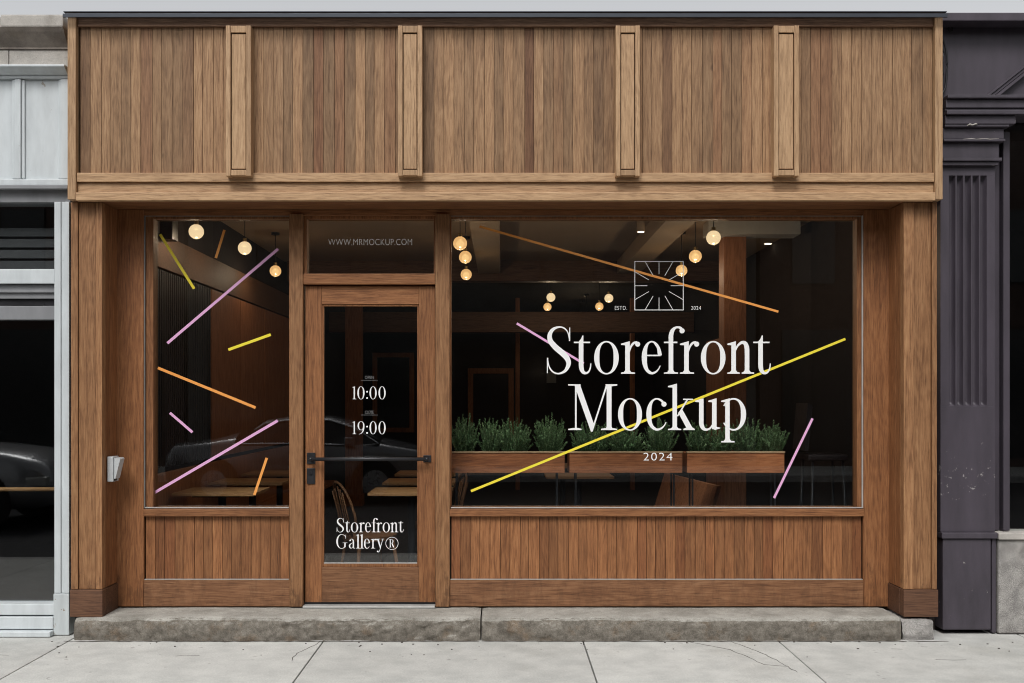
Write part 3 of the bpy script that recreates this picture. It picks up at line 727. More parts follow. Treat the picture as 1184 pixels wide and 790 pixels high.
# outlet box on the left reveal
ox = xl1 + .001
bx = thing('outlet_box', 'small grey weatherproof outlet box with its flap ajar beside the narrow window', 'outlet box', (ox, -.20, Z(542, -.2)))
m = MB(); m.box(ox+.006, ox+.045, -.262, -.158, Z(556.5, -.2), Z(527.5, -.2), .006); obj('box_body', m, M_box, bx)
m = MB()
z0, z1 = Z(553, -.2), Z(529, -.2)
m.prism([(ox+.047, z0), (ox+.056, z0), (ox+.088, z1-.008), (ox+.080, z1), (ox+.048, z1)], 'y', -.250, -.172); obj('flap', m, M_box, bx)
m = MB(); m.box(ox+.046, ox+.050, -.245, -.205, Z(555.5,-.2), Z(553.2,-.2)); obj('socket_slot', m, M_black, bx)

# roof and side walls of the shop (hold the room dark)
XL, XR, YB = -2.60, 2.86, 12.2
CE = 3.22
def wall(name, *a, mat=None): 
    m = MB(); m.box(*a); return struct(name, m, mat or M_darkbox)
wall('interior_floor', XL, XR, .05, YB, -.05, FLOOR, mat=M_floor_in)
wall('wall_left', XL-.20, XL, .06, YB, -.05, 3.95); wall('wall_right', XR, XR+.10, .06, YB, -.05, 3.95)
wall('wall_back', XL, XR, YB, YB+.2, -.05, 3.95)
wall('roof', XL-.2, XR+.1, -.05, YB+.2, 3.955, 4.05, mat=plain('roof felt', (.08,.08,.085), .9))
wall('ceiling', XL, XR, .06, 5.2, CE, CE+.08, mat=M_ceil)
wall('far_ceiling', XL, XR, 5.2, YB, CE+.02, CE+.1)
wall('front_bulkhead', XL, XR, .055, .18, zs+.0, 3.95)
# left wall lining: dark slats, wood trim band
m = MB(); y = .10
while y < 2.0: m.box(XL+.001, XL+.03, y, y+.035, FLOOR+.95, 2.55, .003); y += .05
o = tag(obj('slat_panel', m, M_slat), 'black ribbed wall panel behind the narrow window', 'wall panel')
m = MB(); m.box(XL+.001, XL+.045, .10, 7.0, 2.56, 2.82, .004); tag(obj('wall_trim', m, M_inwood_x), 'broad brown timber band along the top of the left wall', 'wall trim')
m = MB()
for k in range(5): m.box(XL+.001, XL+.028, 2.03+k*1.0, 2.03+k*1.0+.99, FLOOR+.95, 2.55, .004)
tag(obj('wood_panelling', m, M_inwood), 'brown timber panelling further in along the left wall', 'wall panel')
bn = thing('wall_bench', 'long timber wall bench behind the narrow window tables', 'bench', (XL, .2, FLOOR))
m = MB(); m.box(XL+.035, XL+.085, .15, 6.5, FLOOR+.40, FLOOR+.92, .006); obj('backrest', m, M_inwood, bn)
m = MB(); m.box(XL+.086, XL+.12, .15, 6.5, FLOOR+.36, FLOOR+.42, .006); m.box(XL+.03, XL+.42, .15, 6.5, FLOOR+.36, FLOOR+.40, .006); obj('seat', m, M_inwood, bn)
m = MB(); m.box(XL+.04, XL+.36, .2, 6.4, FLOOR, FLOOR+.36); obj('base', m, M_darkbox, bn)
# speaker
sp = thing('wall_speaker', 'small black loudspeaker high on the wall left of the first globe', 'loudspeaker', (XL+.12, .62, 2.84))
m = MB(); m.box(XL+.06, XL+.16, .54, .68, 2.76, 2.93, .012); obj('cabinet', m, M_black, sp)
m = MB(); m.tube([(XL+.046, .62, 2.84), (XL+.07, .62, 2.84)], .012); obj('mount', m, M_black, sp)
m = MB(); m.box(XL+.07, XL+.15, .535, .539, 2.775, 2.915, .001); obj('grille', m, M_darkbox, sp)

M_bulb2 = globe_mat('bulb glow', (1.0, .82, .56), .85, .3); M_bulb3 = emit('far bulb', (1.0, .55, .18), .6)
# pendant globes
def pendant(x, y, z, mat, rad=.056):
    p = thing('pendant_lamp', '', 'lamp', (x, y, z))
    m = MB(); m.sphere((x, y, z), rad); gl_ = obj('globe', m, mat, p)
    m = MB(); m.sphere((x, y, z-.004), rad*(.80 if mat is M_globe else .55), sc=(1, 1, 1)); obj('bulb', m, M_bulb2 if mat is M_globe else (M_bulb if mat is M_globe_dim else M_bulb3), gl_)
    ld = bpy.data.lights.new('lamp_light', 'POINT'); ld.energy = 8.0 if x < -1.8 else (11.0 if x > 1.5 else 7.5); ld.color = (1, .80, .60); ld.shadow_soft_size = rad*.3
    lo = bpy.data.objects.new('lamp_light', ld); COL.objects.link(lo); lo.parent = p; lo.location = (0, 0, -rad*.85); lo['kind'] = 'helper'
    m = MB(); m.cyl((x, y, z+rad+.012), .016, .03); obj('cap', m, M_brass, p)
    ct = CE if y < 5.2 else CE+.02
    m = MB(); m.tube([(x, y, z+rad+.02), (x, y, ct)], .0032, 6); obj('cord', m, M_black, p)
    m = MB(); m.cyl((x, y, ct-.012), .04, .022); obj('ceiling_rose', m, M_black, p)
    return p
PL = [
 (227, 268, .70, 0, 'lit globe lamp nearest the speaker, leftmost behind the narrow window', 'globes behind the narrow window'),
 (283, 287, 1.53, 0, 'middle lit globe lamp of the three behind the narrow window', 'globes behind the narrow window'),
 (318.5, 313.5, 3.06, 1, 'smallest amber globe lamp behind the narrow window, by the mullion', 'globes behind the narrow window'),
 (532, 281.5, 1.25, 1, 'highest amber globe lamp of the column left in the wide window', 'globes behind the left of the wide window'),
 (538, 297.5, 2.05, 1, 'middle amber globe lamp of the column left in the wide window', 'globes behind the left of the wide window'),
 (539, 317.5, 3.3, 1, 'lowest amber globe lamp of the column left in the wide window', 'globes behind the left of the wide window'),
 (825, 275, .95, 0, 'brightest globe lamp on a long cord left of the brown pillar', 'globes behind the right of the wide window'),
 (804, 296.5, 2.0, 1, 'amber globe lamp between the bright globe and the square emblem', 'globes behind the right of the wide window'),
 (788, 313, 3.0, 1, 'small amber globe lamp at the corner of the square emblem', 'globes behind the right of the wide window'),
 (637, 344, 5.7, 0, 'upper tiny globe lamp deep in the room above the big capital S', 'tiny globes deep in the room'),
 (633, 355, 6.9, 1, 'lower tiny globe lamp deep in the room above the big capital S', 'tiny globes deep in the room'),
 (704, 345, 5.8, 0, 'upper tiny globe lamp deep in the room left of the square emblem', 'tiny globes deep in the room'),
 (693, 354.5, 6.8, 1, 'lower tiny globe lamp deep in the room left of the square emblem', 'tiny globes deep in the room'),
 (678, 369.5, 9.2, 2, 'dim amber globe deep in the room, higher of the last pair', 'tiny globes deep in the room'),
 (672, 375.5, 10.2, 2, 'dim amber globe deep in the room, lower of the last pair', 'tiny globes deep in the room')]
M_globe_amber = globe_mat('lit far globe', (1.0, .45, .12), .45, .4)
for px, py, y, k, lab, grp in PL:
    p = pendant(X(px, y), y, Z(py, y), (M_globe, M_globe_dim, M_globe_amber)[k], .056 if y < 5 else .055)
    p['label'] = lab; p['group'] = grp
# ceiling spots
def spot(px, py, y, kind, lab):
    x = X(px, y)
    p = thing('ceiling_spot', lab, 'spotlight', (x, y, CE), 'small spotlights on the ceiling')
    if kind:
        m = MB(); zb0 = Z(py, y); m.cyl((x, y, (zb0+CE)/2), .036, CE-zb0); obj('housing', m, M_ceil, p)
        m = MB(); m.cyl((x, y, zb0-.003), .030, .006); obj('lens', m, M_spot, p)
    else:
        m = MB(); m.cyl((x, y, CE-.006), .045, .010); obj('housing', m, M_alu, p)
        m = MB(); m.cyl((x, y, CE-.014), .036, .006); obj('lens', m, M_spot, p)
spot(741, 268, 2.1, 1, 'beige cylinder spotlight on the ceiling above the square emblem')
spot(546, 256, 2.3, 0, 'recessed spotlight above the column of amber globes')
spot(888, 283, 3.7, 0, 'recessed spotlight right of the brown pillar')
# beams and pillars
for k, (y, z0, z1, lab) in enumerate(((5.1, 2.98, 3.22, 'nearest dark timber beam across the room'), (8.0, 2.56, 2.86, 'farther brown timber beam across the back of the room'))):
    m = MB(); m.box(XL+.05, XR-.02, y, y+.2, z0, z1, .006); tag(obj('ceiling_beam', m, M_inwood_x), lab, 'beam', 'timber beams across the room')
for px, y, lab in ((560, 1.6, 'beige ceiling beam over the wide window, left of the cylinder spotlight'), (795, 1.2, 'beige ceiling beam running back toward the emblem')):
    x = X(px, y); m = MB(); m.box(x-.13, x+.13, 1.1, 5.05, CE-.16, CE-.001, .006); tag(obj('ceiling_beam', m, M_ceil), lab, 'beam', 'beige beams on the ceiling')
m = MB(); m.box(1.9, 2.75, 2.35, 2.6, CE-.13, CE-.002, .005); tag(obj('painted_lightwell', m, plain('pale light well', (.60,.58,.54), .8)), 'pale grey box standing in for a lit ceiling well right of the brown pillar', 'painted_lightwell')  # added box, its pale colour stands in for a lit ceiling well
cx0, cx1 = X(837, 2.5), X(863, 2.5)
pl = thing('wood_pillar', 'square brown timber pillar behind the right of the wide window', 'pillar', (cx0+.1, 2.6, FLOOR))
m = MB(); m.box(cx0, cx1, 2.5, 2.72, FLOOR, CE, .005, .35); obj('shaft', m, M_inwood, pl)
m = MB(); m.box(cx0-.015, cx1+.015, 2.485, 2.735, FLOOR, FLOOR+.15, .005); obj('base', m, M_inwood, pl)
m = MB(); m.box(cx0+.005, cx0+.05, 2.73, 3.35, FLOOR, Z(393, 3), .005, .6); tag(obj('booth_partition', m, M_inwood), 'chest high timber partition just behind the brown pillar', 'partition')
pl = thing('wood_pillar', 'brown timber pillar seen through the door glass', 'pillar', (X(408, 7), 7, FLOOR))
m = MB(); m.box(X(399, 7), X(417.5, 7), 7, 7.2, FLOOR, CE, .005, .2); obj('shaft', m, M_inwood, pl)
m = MB(); m.box(X(398, 7), X(419, 7), 6.985, 7.21, FLOOR, FLOOR+.16, .005); obj('base', m, M_inwood, pl)
for px, w, lab in ((596, 5, 'slim brown timber post deep in the room, above the leftmost plants'), (729, 5, 'slim brown timber post deep in the room, under the square emblem')):
    m = MB(); m.box(X(px, 9.5), X(px+w, 9.5), 9.5, 9.6, FLOOR, CE, .004); tag(obj('wood_post', m, M_inwood), lab, 'post', 'slim posts deep in the room')
# back of the room
def framed(name, px0, px1, py0, py1, y, mat, inner, lab, cat, fw=.07):
    p = thing(name, lab, cat, (X((px0+px1)/2, y), y, Z(py1, y)))
    x0, x1, z0, z1 = X(px0, y), X(px1, y), Z(py1, y), Z(py0, y)
    m = MB(); m.box(x0, x0+fw, y-.04, y, z0, z1, .004); m.box(x1-fw, x1, y-.04, y, z0, z1, .004); m.box(x0+fw, x1-fw, y-.04, y, z1-fw, z1, .004); m.box(x0+fw, x1-fw, y-.04, y, z0, z0+fw, .004)
    obj('frame', m, mat, p); m = MB(); m.box(x0+fw, x1-fw, y-.015, y-.001, z0+fw, z1-fw); obj('panel', m, inner, p)
framed('back_door', 541, 594, 426, 549, 12.18, M_inwood, M_darkbox, 'dark door with a brown frame at the back of the room', 'door', .10)
framed('framed_mirror', 431, 479, 408, 500, 10.5, M_inwood, M_slat, 'brown framed dark mirror seen through the door glass', 'mirror', .08)
m = MB(); m.box(X(425,10.5), X(485,10.5), 10.52, 10.62, FLOOR, CE); struct('rear_partition', m, M_darkbox)
framed('notice', 632, 643, 430, 443, 12.18, M_grey_paint, M_grey_paint, 'small grey notice on the back wall under the capital S', 'notice', .02)

# tables
def make_table(w, d):
    p = thing('cafe_table', '', 'table', (0,0,0), 'cafe tables inside')
    m = MB(); n = 4
    for k in range(n): m.box(-w/2, w/2, -d/2+k*d/n+.0008, -d/2+(k+1)*d/n-.0008, .742, .765, .003)
    obj('tabletop', m, M_table, p)
    m = MB(); m.cyl((0,0,.375), .03, .70); obj('leg', m, M_black, p)
    m = MB(); m.cyl((0,0,.012), .20, .024); obj('base', m, M_black, p)
    m = MB(); m.box(-.18, .18, -.18, .18, .726, .741, .002); obj('top_plate', m, M_black, p)
    return p
proto = make_table(.62, .52)
spots_t = [(-2.17, .90, 'front oak table behind the narrow window, nearest the glass'), (-2.17, 1.86, 'second oak table behind the narrow window, behind the front one'), (-2.15, 2.85, 'third oak table, farthest of those behind the narrow window'),
           (-.70, .92, 'front oak table seen through the door glass, its edge over the chair'), (-.70, 1.86, 'second oak table seen through the door glass'), (-.70, 2.85, 'third and farthest oak table seen through the door glass'),
           (.72, 2.55, 'oak table under the gap between the two left planters'), (.66, 4.0, 'farther oak table beyond the planters')]
for i, (x, y, lab) in enumerate(spots_t):
    o = proto if i == 0 else copy_tree(proto)
    o.location = (x, y, FLOOR); o['label'] = lab
# chairs
M_chair = wood('chair beech', dark=(.12,.05,.02), mid=(.22,.10,.042), light=(.30,.15,.07), var=(.9,1.1), red=0, stain=.1)
def make_chair():
    p = thing('spindle_chair', '', 'chair', (0,0,0), 'spindle back chairs inside')
    m = MB(); bm = bmesh.new(); bmesh.ops.create_cone(bm, cap_ends=True, segments=28, radius1=.20, radius2=.205, depth=.03)
    m.bm(bm, .5, False, Matrix.Translation((0,0,.445)) @ Matrix.Diagonal((1, .95, 1, 1))); obj('seat', m, M_chair, p)
    for sx in (-1, 1):
        for sy in (-1, 1):
            m = MB(); m.tube([(sx*.13, sy*.13, .43), (sx*.19, sy*.19, 0)], [.015, .011], 8); obj('leg', m, M_chair, p)
    m = MB(); m.tube([(-.165,-.165,.2), (-.165,.165,.2)], .008); m.tube([(.165,-.165,.2), (.165,.165,.2)], .008); m.tube([(-.165,0,.2), (.165,0,.2)], .008); obj('stretcher', m, M_chair, p)
    hoop = [(-.16 - .10*math.sin(math.pi*k/14), -.17*math.cos(math.pi*k/14), .46 + .40*math.sin(math.pi*k/14)**.6) for k in range(15)]
    m = MB(); m.tube(hoop, .010); obj('back_hoop', m, M_chair, p)
    for k in range(5):
        yy = -.10+.05*k; m = MB(); m.tube([(-.17, yy*.9, .46), (-.255, yy, .83 - abs(k-2)*.02)], .0055, 6); obj('spindle', m, M_chair, p)
    return p
ch = make_chair()
chs = [(-.99, .62, 30, 'pale timber chair behind the door lettering, under the front table'), (-.55, 1.35, 200, 'timber chair tucked between the front and second tables behind the door')]
for i, (x, y, a, lab) in enumerate(chs):
    o = ch if i == 0 else copy_tree(ch)
    o.location = (x, y, FLOOR); o.rotation_euler.z = R(a); o['label'] = lab
# bench with a leaning boarded back
bb = thing('booth_bench', 'timber booth bench with a leaning boarded back, below the planters', 'bench', (1.5, 1.3, FLOOR))
m = MB()
A, Bv = Vector((1.62, .62, 0)), Vector((1.44, 2.0, 0)); nb = 6
for k in range(nb):
    a = A.lerp(Bv, k/nb+.004); b = A.lerp(Bv, (k+1)/nb-.004); d = (Bv-A).normalized(); nrm = Vector((d.y, -d.x, 0))
    vs = []
    for z_, off in ((FLOOR+.38, -.14), (FLOOR+.82, 0.0)):
        for p_, t_ in ((a, 0), (b, 0), (b, .03), (a, .03)): q_ = p_ + nrm*(off+t_); vs.append((q_.x, q_.y, z_))
    m.add(vs, [(0,1,2,3),(7,6,5,4),(0,4,5,1),(1,5,6,2),(2,6,7,3),(3,7,4,0)])
obj('backrest', m, M_inwood, bb)
m = MB(); m.box(.98, 1.40, .66, 1.95, FLOOR+.36, FLOOR+.40, .005); obj('seat', m, M_inwood, bb)
m = MB(); m.box(1.02, 1.36, .70, 1.9, FLOOR, FLOOR+.36); obj('base', m, M_darkbox, bb)
# bar stool
bs = thing('bar_chair', 'tall dark bar chair with an angular back at the far right of the wide window', 'chair', (2.66, 1.3, FLOOR))
M_stool = plain('dark red leather', (.03, .018, .017), .6)
bxs, bys = 2.62, 1.3
m = MB(); m.box(bxs-.17, bxs+.15, bys-.17, bys+.17, FLOOR+.98, FLOOR+1.03, .012); obj('seat', m, M_stool, bs)
m = MB(); m.prism([(bxs-.20, FLOOR+1.06), (bxs-.165, FLOOR+1.06), (bxs-.13, FLOOR+1.42), (bxs-.17, FLOOR+1.44)], 'y', bys-.16, bys+.16); obj('backrest', m, M_stool, bs)
for sx in (-1, 1):
    for sy in (-1, 1):
        m = MB(); m.tube([(bxs+sx*.12, bys+sy*.13, FLOOR+.98), (bxs+sx*.155, bys+sy*.18, FLOOR)], .012, 8); obj('leg', m, M_black, bs)

# planters
py0 = .22
gaps = [(519, 653), (658.5, 789), (794.5, 907)]
plab = ['left timber planter behind the wide window', 'middle timber planter behind the wide window', 'right timber planter behind the wide window']
def foliage_mat():
    t = NT('rosemary leaves'); rn = t.rnd()
    c = t.ramp(rn, [(0, (.07, .14, .055)), (.5, (.16, .27, .115)), (1, (.31, .42, .21))]); t.base(c); t.set(Roughness=.55, Specular_IOR_Level=.3); return t.m
M_leaf = foliage_mat(); M_stemg = plain('green stem', (.07, .085, .035), .7)
for (a, b), lab in zip(gaps, plab):
    x0, x1 = X(a, py0), X(b, py0); z0, z1 = Z(547, py0), Z(524, py0); y1 = py0+.24
    p = thing('planter', lab, 'planter', ((x0+x1)/2, py0+.12, z0), 'timber planters behind the wide window')
    m = MB(); m.box(x0, x1, py0, py0+.022, z0, z1, .003); obj('front_board', m, M_planter, p)
    m = MB(); m.box(x0, x1, y1-.022, y1, z0, z1, .003); obj('back_board', m, M_planter, p)
    for e0, e1 in ((x0, x0+.022), (x1-.022, x1)):
        m = MB(); m.box(e0+.001, e1-.001, py0+.023, y1-.023, z0, z1-.001, .002); obj('end_board', m, M_planter, p)
    m = MB(); m.box(x0-.004, x1+.004, py0-.006, py0+.028, z1+.0005, z1+.012, .002); obj('top_lip', m, M_oak_x, p)
    m = MB(); m.box(x0+.023, x1-.023, py0+.024, y1-.024, z0+.01, z1-.025); obj('soil', m, M_soil, p)
    for e in (x0+.05, x1-.05):
        m = MB(); m.box(e-.006, e+.006, py0+.06, py0+.07, FLOOR, z0-.001); m.box(e-.006, e+.006, y1-.07, y1-.06, FLOOR, z0-.001); m.box(e-.005, e+.005, py0+.071, y1-.071, FLOOR+.02, FLOOR+.04); obj('stand_leg', m, M_black, p)
def shrub(cx, cy, z, h, w, lab, seed):
    rg = random.Random(seed)
    p = thing('rosemary_plant', lab, 'plant', (cx, cy, z), 'bushy plants in the planters')
    ms, ml = MB(), MB()
    ns = int(52 + w*300)
    for k in range(ns):
        a = rg.uniform(0, 2*math.pi); rr = math.sqrt(rg.random())
        tip = Vector((cx + math.cos(a)*rr*w*.70+rg.uniform(-.03,.03), cy + math.sin(a)*rr*min(w*.5, .10), z + h*(1.02-.30*rr*rr)*rg.uniform(.36, 1.0)*(1 if rg.random() > .10 else 1.18)))
        b = Vector((cx + math.cos(a)*rr*w*.26, cy + math.sin(a)*rr*.03, z-.03))
        mid = b.lerp(tip, .55) + Vector((rg.uniform(-.012,.012), rg.uniform(-.012,.012), .015))
        pts = []
        for i in range(9):
            t = i/8; pts.append(b*(1-t)**2 + mid*2*t*(1-t) + tip*t*t)
        ms.tube(pts, [.0022*(1-.6*i/8) for i in range(9)], 4, .5)
        tone = rg.random()
        nl = int(26 + 30*h/.25)
        for i in range(nl):
            t = .10 + .90*(i/nl)
            q = b*(1-t)**2 + mid*2*t*(1-t) + tip*t*t
            tn = ((mid-b)*(1-t) + (tip-mid)*t).normalized()
            az = rg.uniform(0, 6.283); u = tn.orthogonal().normalized(); v = tn.cross(u)
            out = (u*math.cos(az)+v*math.sin(az)); L = rg.uniform(.016, .028)*(1.1-.45*t)
            dr = (out*.75 + tn*.8 + Vector((0,0,.15))).normalized()*L
            sd = tn.cross(out).normalized()*.0026
            ml.add([q-sd*.5, q+sd*.5, q+dr*.6+sd, q+dr, q+dr*.6-sd], [(0,1,2,3,4)], min(1, max(0, .55*tone+.45*rg.random())))
    obj('stems', ms, M_stemg, p); obj('foliage', ml, M_leaf, p)
pz = Z(527, py0+.1)
sh = [(538, 40, 25, 'upright bushy plant at the left end of the left planter'), (567, 34, 22, 'second plant from the left end of the left planter'), (595, 37, 30, 'broad bushy plant in the middle right of the left planter'),
      (636, 42, 26, 'tall plant with a pointed tip at the right end of the left planter'), (684, 34, 32, 'plant under the capital M in the middle planter'), (723, 27, 34, 'low plant under the letter o in the middle planter'),
      (762, 36, 27, 'plant under the letter c in the middle planter'), (808, 34, 22, 'first plant of the right planter, left of the pillar'), (832, 28, 26, 'plant under the tail of the letter p in the right planter'),
      (864, 36, 30, 'bushy plant right of the letter p in the right planter'), (892, 30, 26, 'last plant at the right end of the right planter')]
for i, (px, hp, wp, lab) in enumerate(sh):
    sc = (DC+py0+.12)/F
    shrub(X(px, py0+.12), py0+.12, pz, hp*sc*1.08+.03, wp*sc, lab, 100+i)

# ------------------------------------------------------------------ left neighbour
LW0 = -6.2; LX1 = X(80.3, -.24)
YL = -.24
nb_ = thing('white_storefront', 'white painted shopfront under a stone lintel, left of the oak shopfront', 'shopfront', (-4.4, YL, 0))
lx = lambda px, y=YL: X(px, y)
lz = lambda py, y=YL: Z(py, y)
# stone lintels: blocks
m = MB()
zz = lz(16.5, YL-.1)
m.box(LW0, lx(7), YL-.06, YL+.4, lz(38), zz, .008); m.box(lx(9), LX1, YL-.10, YL+.4, lz(37.5), zz, .010)
obj('stone_lintel', m, M_stone, nb_)
m = MB(); m.prism([(YL-.10, lz(37.5)-.002), (YL-.085, lz(42)), (YL-.02, lz(56)), (YL-.02, lz(58)), (YL+.3, lz(58)), (YL+.3, lz(37.5)-.002)], 'x', LW0, LX1); obj('stone_moulding', m, M_stone_brown, nb_)
m = MB(); m.box(LW0, lx(11)-.002, YL-.012, YL+.3, lz(78), lz(58)-.002, .004); m.box(lx(11)+.002, LX1, YL-.010, YL+.3, lz(78), lz(58)-.002, .004); obj('stone_course', m, M_stone, nb_)
m = MB(); m.box(LW0, lx(79.6), YL-.07, YL+.2, lz(81), lz(78)-.002, .004); m.prism([(YL-.06, lz(81)-.001), (YL-.01, lz(87)), (YL+.1, lz(87)), (YL+.1, lz(81)-.001)], 'x', LW0, lx(79)); obj('cornice', m, M_white, nb_)
# panels
m = MB(); m.box(LW0, lx(80), YL+.022, YL+.06, lz(208), lz(87)); pn = obj('transom_panel', m, M_white, nb_)
m = MB()
for a, b in ((-70, -62), (17, 24), (70, 80)):
    m.box(lx(a), lx(b), YL-.004, YL+.0215, lz(207), lz(91.5), .004)
m.box(LW0, lx(80), YL-.002, YL+.0215, lz(91), lz(87)-.001, .004); m.box(LW0, lx(80), YL-.006, YL+.0215, lz(214.5), lz(207.5), .004)
obj('panel_frame', m, M_white, pn)
for a, b in ((24, 28), (13, 17), (66.5, 70), (-66, -62)): m = MB(); m.box(lx(a)+.001, lx(b)-.001, YL+.008, YL+.0212, lz(206.5), lz(92), .005); obj('panel_moulding', m, M_white, pn)
m = MB(); m.box(LW0, lx(79), YL+.03, YL+.2, lz(233), lz(215), .003); m.box(LW0, lx(79.5), YL-.02, YL+.03, lz(219), lz(215), .003); obj('dark_lintel', m, M_grey_paint, nb_)
# post
m = MB()
for a, b, dy in ((62.7, 70.2, 0.0), (70.5, 74.2, .006), (74.5, 80.2, -.004)):
    m.box(lx(a), lx(b), YL+dy, YL+.10, lz(686), lz(233.5), .004)
po = obj('post', m, M_white, nb_)
m = MB(); m.box(lx(62), lx(80.2), YL-.006, YL+.10, 0.004, lz(686)-.002, .006); obj('post_foot', m, M_white_worn, po)
# window rails and glass
m = MB(); m.box(LW0, lx(62.4), YL+.004, YL+.08, lz(328), lz(311), .005); obj('window_rail', m, M_white, nb_)
m = MB(); m.box(LW0, lx(62.2), YL+.03, YL+.08, lz(345), lz(328.5), .004); m.box(LW0, lx(62.2), YL+.014, YL+.030, lz(338), lz(335), .002); m.box(LW0, lx(62.2), YL+.02, YL+.08, lz(369.5), lz(353.5), .004); obj('window_rail', m, M_grey_paint, nb_)
m = MB(); m.box(LW0, lx(60), YL+.05, YL+.08, lz(353), lz(345.5)); m.box(lx(8), lx(48), YL+.040, YL+.05, lz(352.5), lz(351.3)); obj('vent_slot', m, M_black, nb_)
m = MB(); m.box(LW0, lx(62), YL+.085, YL+.091, lz(311.5), lz(232)); obj('glass_pane', m, M_pane, nb_)
m = MB(); m.box(LW0, lx(62), YL+.085, YL+.091, lz(699), lz(369)); obj('glass_pane', m, M_pane, nb_)
m = MB(); m.box(LW0, lx(62), YL+.0, YL+.12, lz(711.5), lz(698.5), .006); m.box(LW0, lx(62), YL-.01, YL+.12, lz(727.5), lz(713), .006); m.box(LW0, lx(62.3), YL-.06, YL+.12, .003, lz(728.5), .006); obj('window_sill', m, M_white, nb_)
m = MB()
m.box(LW0, LX1, 4.0, 4.1, 0, 4.05); m.box(LW0-.2, LW0, YL, 4.1, 0, 4.05); m.box(lx(79), LX1+.01, YL+.105, 4.0, 0.0, 4.05); m.box(LW0, lx(79), YL+.2, 4.0, 3.35, 4.05); m.box(LW0, lx(79), YL+.13, 4.0, -.01, .02)
obj('dark_room', m, M_darkbox, nb_)
m = MB()
for k in range(4): m.box(LW0, lx(60), YL+.20, YL+.24, lz(268+k*13), lz(258+k*13), .002)
obj('blind', m, plain('dark blind', (.05,.05,.052), .7), nb_)
m = MB(); m.tube([(LW0+.1, YL+.22, Z(565.5, 0)), (lx(62)+.02, YL+.22, Z(565.5, 0))], .014, 10); tag(obj('wooden_rail', m, M_table), 'brown wooden rail inside the left neighbour window', 'rail')
# upper floors are set back: plain stone parapet ends level with the flashing

# ------------------------------------------------------------------ right neighbour
YRt = -.20
rn_ = thing('dark_storefront', 'dark plum grey painted shopfront with a fluted pilaster, right of the oak shopfront', 'shopfront', (4.2, YRt, 0))
rx = lambda px, y=YRt: X(px, y)
rz = lambda py, y=YRt: Z(py, y)
RX0, RX1 = X(1087.5, YRt), 6.4
# wall above
m = MB(); m.box(RX0-.02, RX1, YRt+.10, YRt+.4, rz(116), rz(16.5)); obj('fascia', m, M_plum, rn_)
m = MB(); m.box(RX0, RX1, YRt-.03, YRt+.10, rz(26), rz(16.5), .006); obj('top_moulding', m, M_plum, rn_)
m = MB()
a = Vector((rx(1150), rz(116))); b = Vector((rx(1205), rz(72)))
d = (b-a).normalized(); n_ = Vector((-d.y, d.x))
for o0, o1, yy in ((0, .018, .055), (.022, .038, .07), (.042, .052, .06)):
    m.prism([tuple(a+n_*o0), tuple(b+n_*o0), tuple(b+n_*o1), tuple(a+n_*o1)], 'y', YRt+yy, YRt+.1)
obj('gable_moulding', m, M_plum, rn_)
# capital mouldings
CAPX = rx(1146)
pil_prof = [(115, 119, 1172, -.11), (119, 129, 1172, -.085), (129, 132, 1172, -.075), (132, 137, 1172, -.10), (137, 147, 1168, -.075), (147, 150, 1161, -.07), (150, 163, 1157, -.045), (163, 166, 1158, -.055), (166, 184, 1153, -.025), (184, 188, 1155, -.045), (188, 192.5, 1152, -.03)]
m = MB()
for t_, b_, xr, dy in pil_prof:
    if xr >= 1168: m.box(RX0, RX1 if t_ < 137 else rx(xr), YRt+dy, YRt+.12, rz(b_)+.0008, rz(t_)-.0008, .004)
    else: m.box(RX0, rx(xr), YRt+dy, YRt+.12, rz(b_)+.0008, rz(t_)-.0008, .004)
pc = MB()
cap_ = obj('capital', m, M_plum_worn, rn_)
# shaft with five flutes cut in
def flutes():
    m = MB(); x0, x1 = RX0, rx(1150.5); zt_, zb_f = rz(192.5), rz(615)
    ft, fb = rz(203), rz(470); fc = [rx(1101+9.05*k) for k in range(5)]; fw = .0215
    # plate with openings: uprights, top and bottom
    xs = [x0] + [v for c in fc for v in (c-fw, c+fw)] + [x1]
    yf = YRt
    m.box(x0, x1, yf, yf+.12, ft, zt_, 0, .5); m.box(x0, x1, yf, yf+.12, zb_f, fb, 0, .5)
    for i in range(0, len(xs), 2): m.box(xs[i], xs[i+1], yf, yf+.12, fb+.0003, ft-.0003, 0, .5)
    # rounded grooves with round heads
    for c in fc:
        N = 8; rows = []
        zs_ = [ft - .0003 - (fw*(1-math.cos(math.pi/2*k/6))) for k in range(7)]
        zlist = [ft] + [ft-.004-k*.006 for k in range(6)] + [fb+.004+k*.006 for k in range(5, -1, -1)] + [fb]
        vs, fs = [], []
        for z in zlist:
            e = min(1, min(ft-z, z-fb)/.035); dep = .040*math.sqrt(max(0, 1-(1-e)**2))
            wv = fw*(.55+.45*math.sqrt(max(0, 1-(1-e)**2)))
            for k in range(N+1):
                u = -1+2*k/N; vs.append((c+u*fw if abs(u) == 1 else c+u*fw, yf+.0005+dep*math.sqrt(1-u*u)*(1 if True else wv), z))
        for i in range(len(zlist)-1):
            for k in range(N): fs.append((i*(N+1)+k, (i+1)*(N+1)+k, (i+1)*(N+1)+k+1, i*(N+1)+k+1))
        m.add(vs, fs, .5, True)
    return m
M_shaft = paint('pilaster paint', (.060, .050, .064), .5, grime=.25)
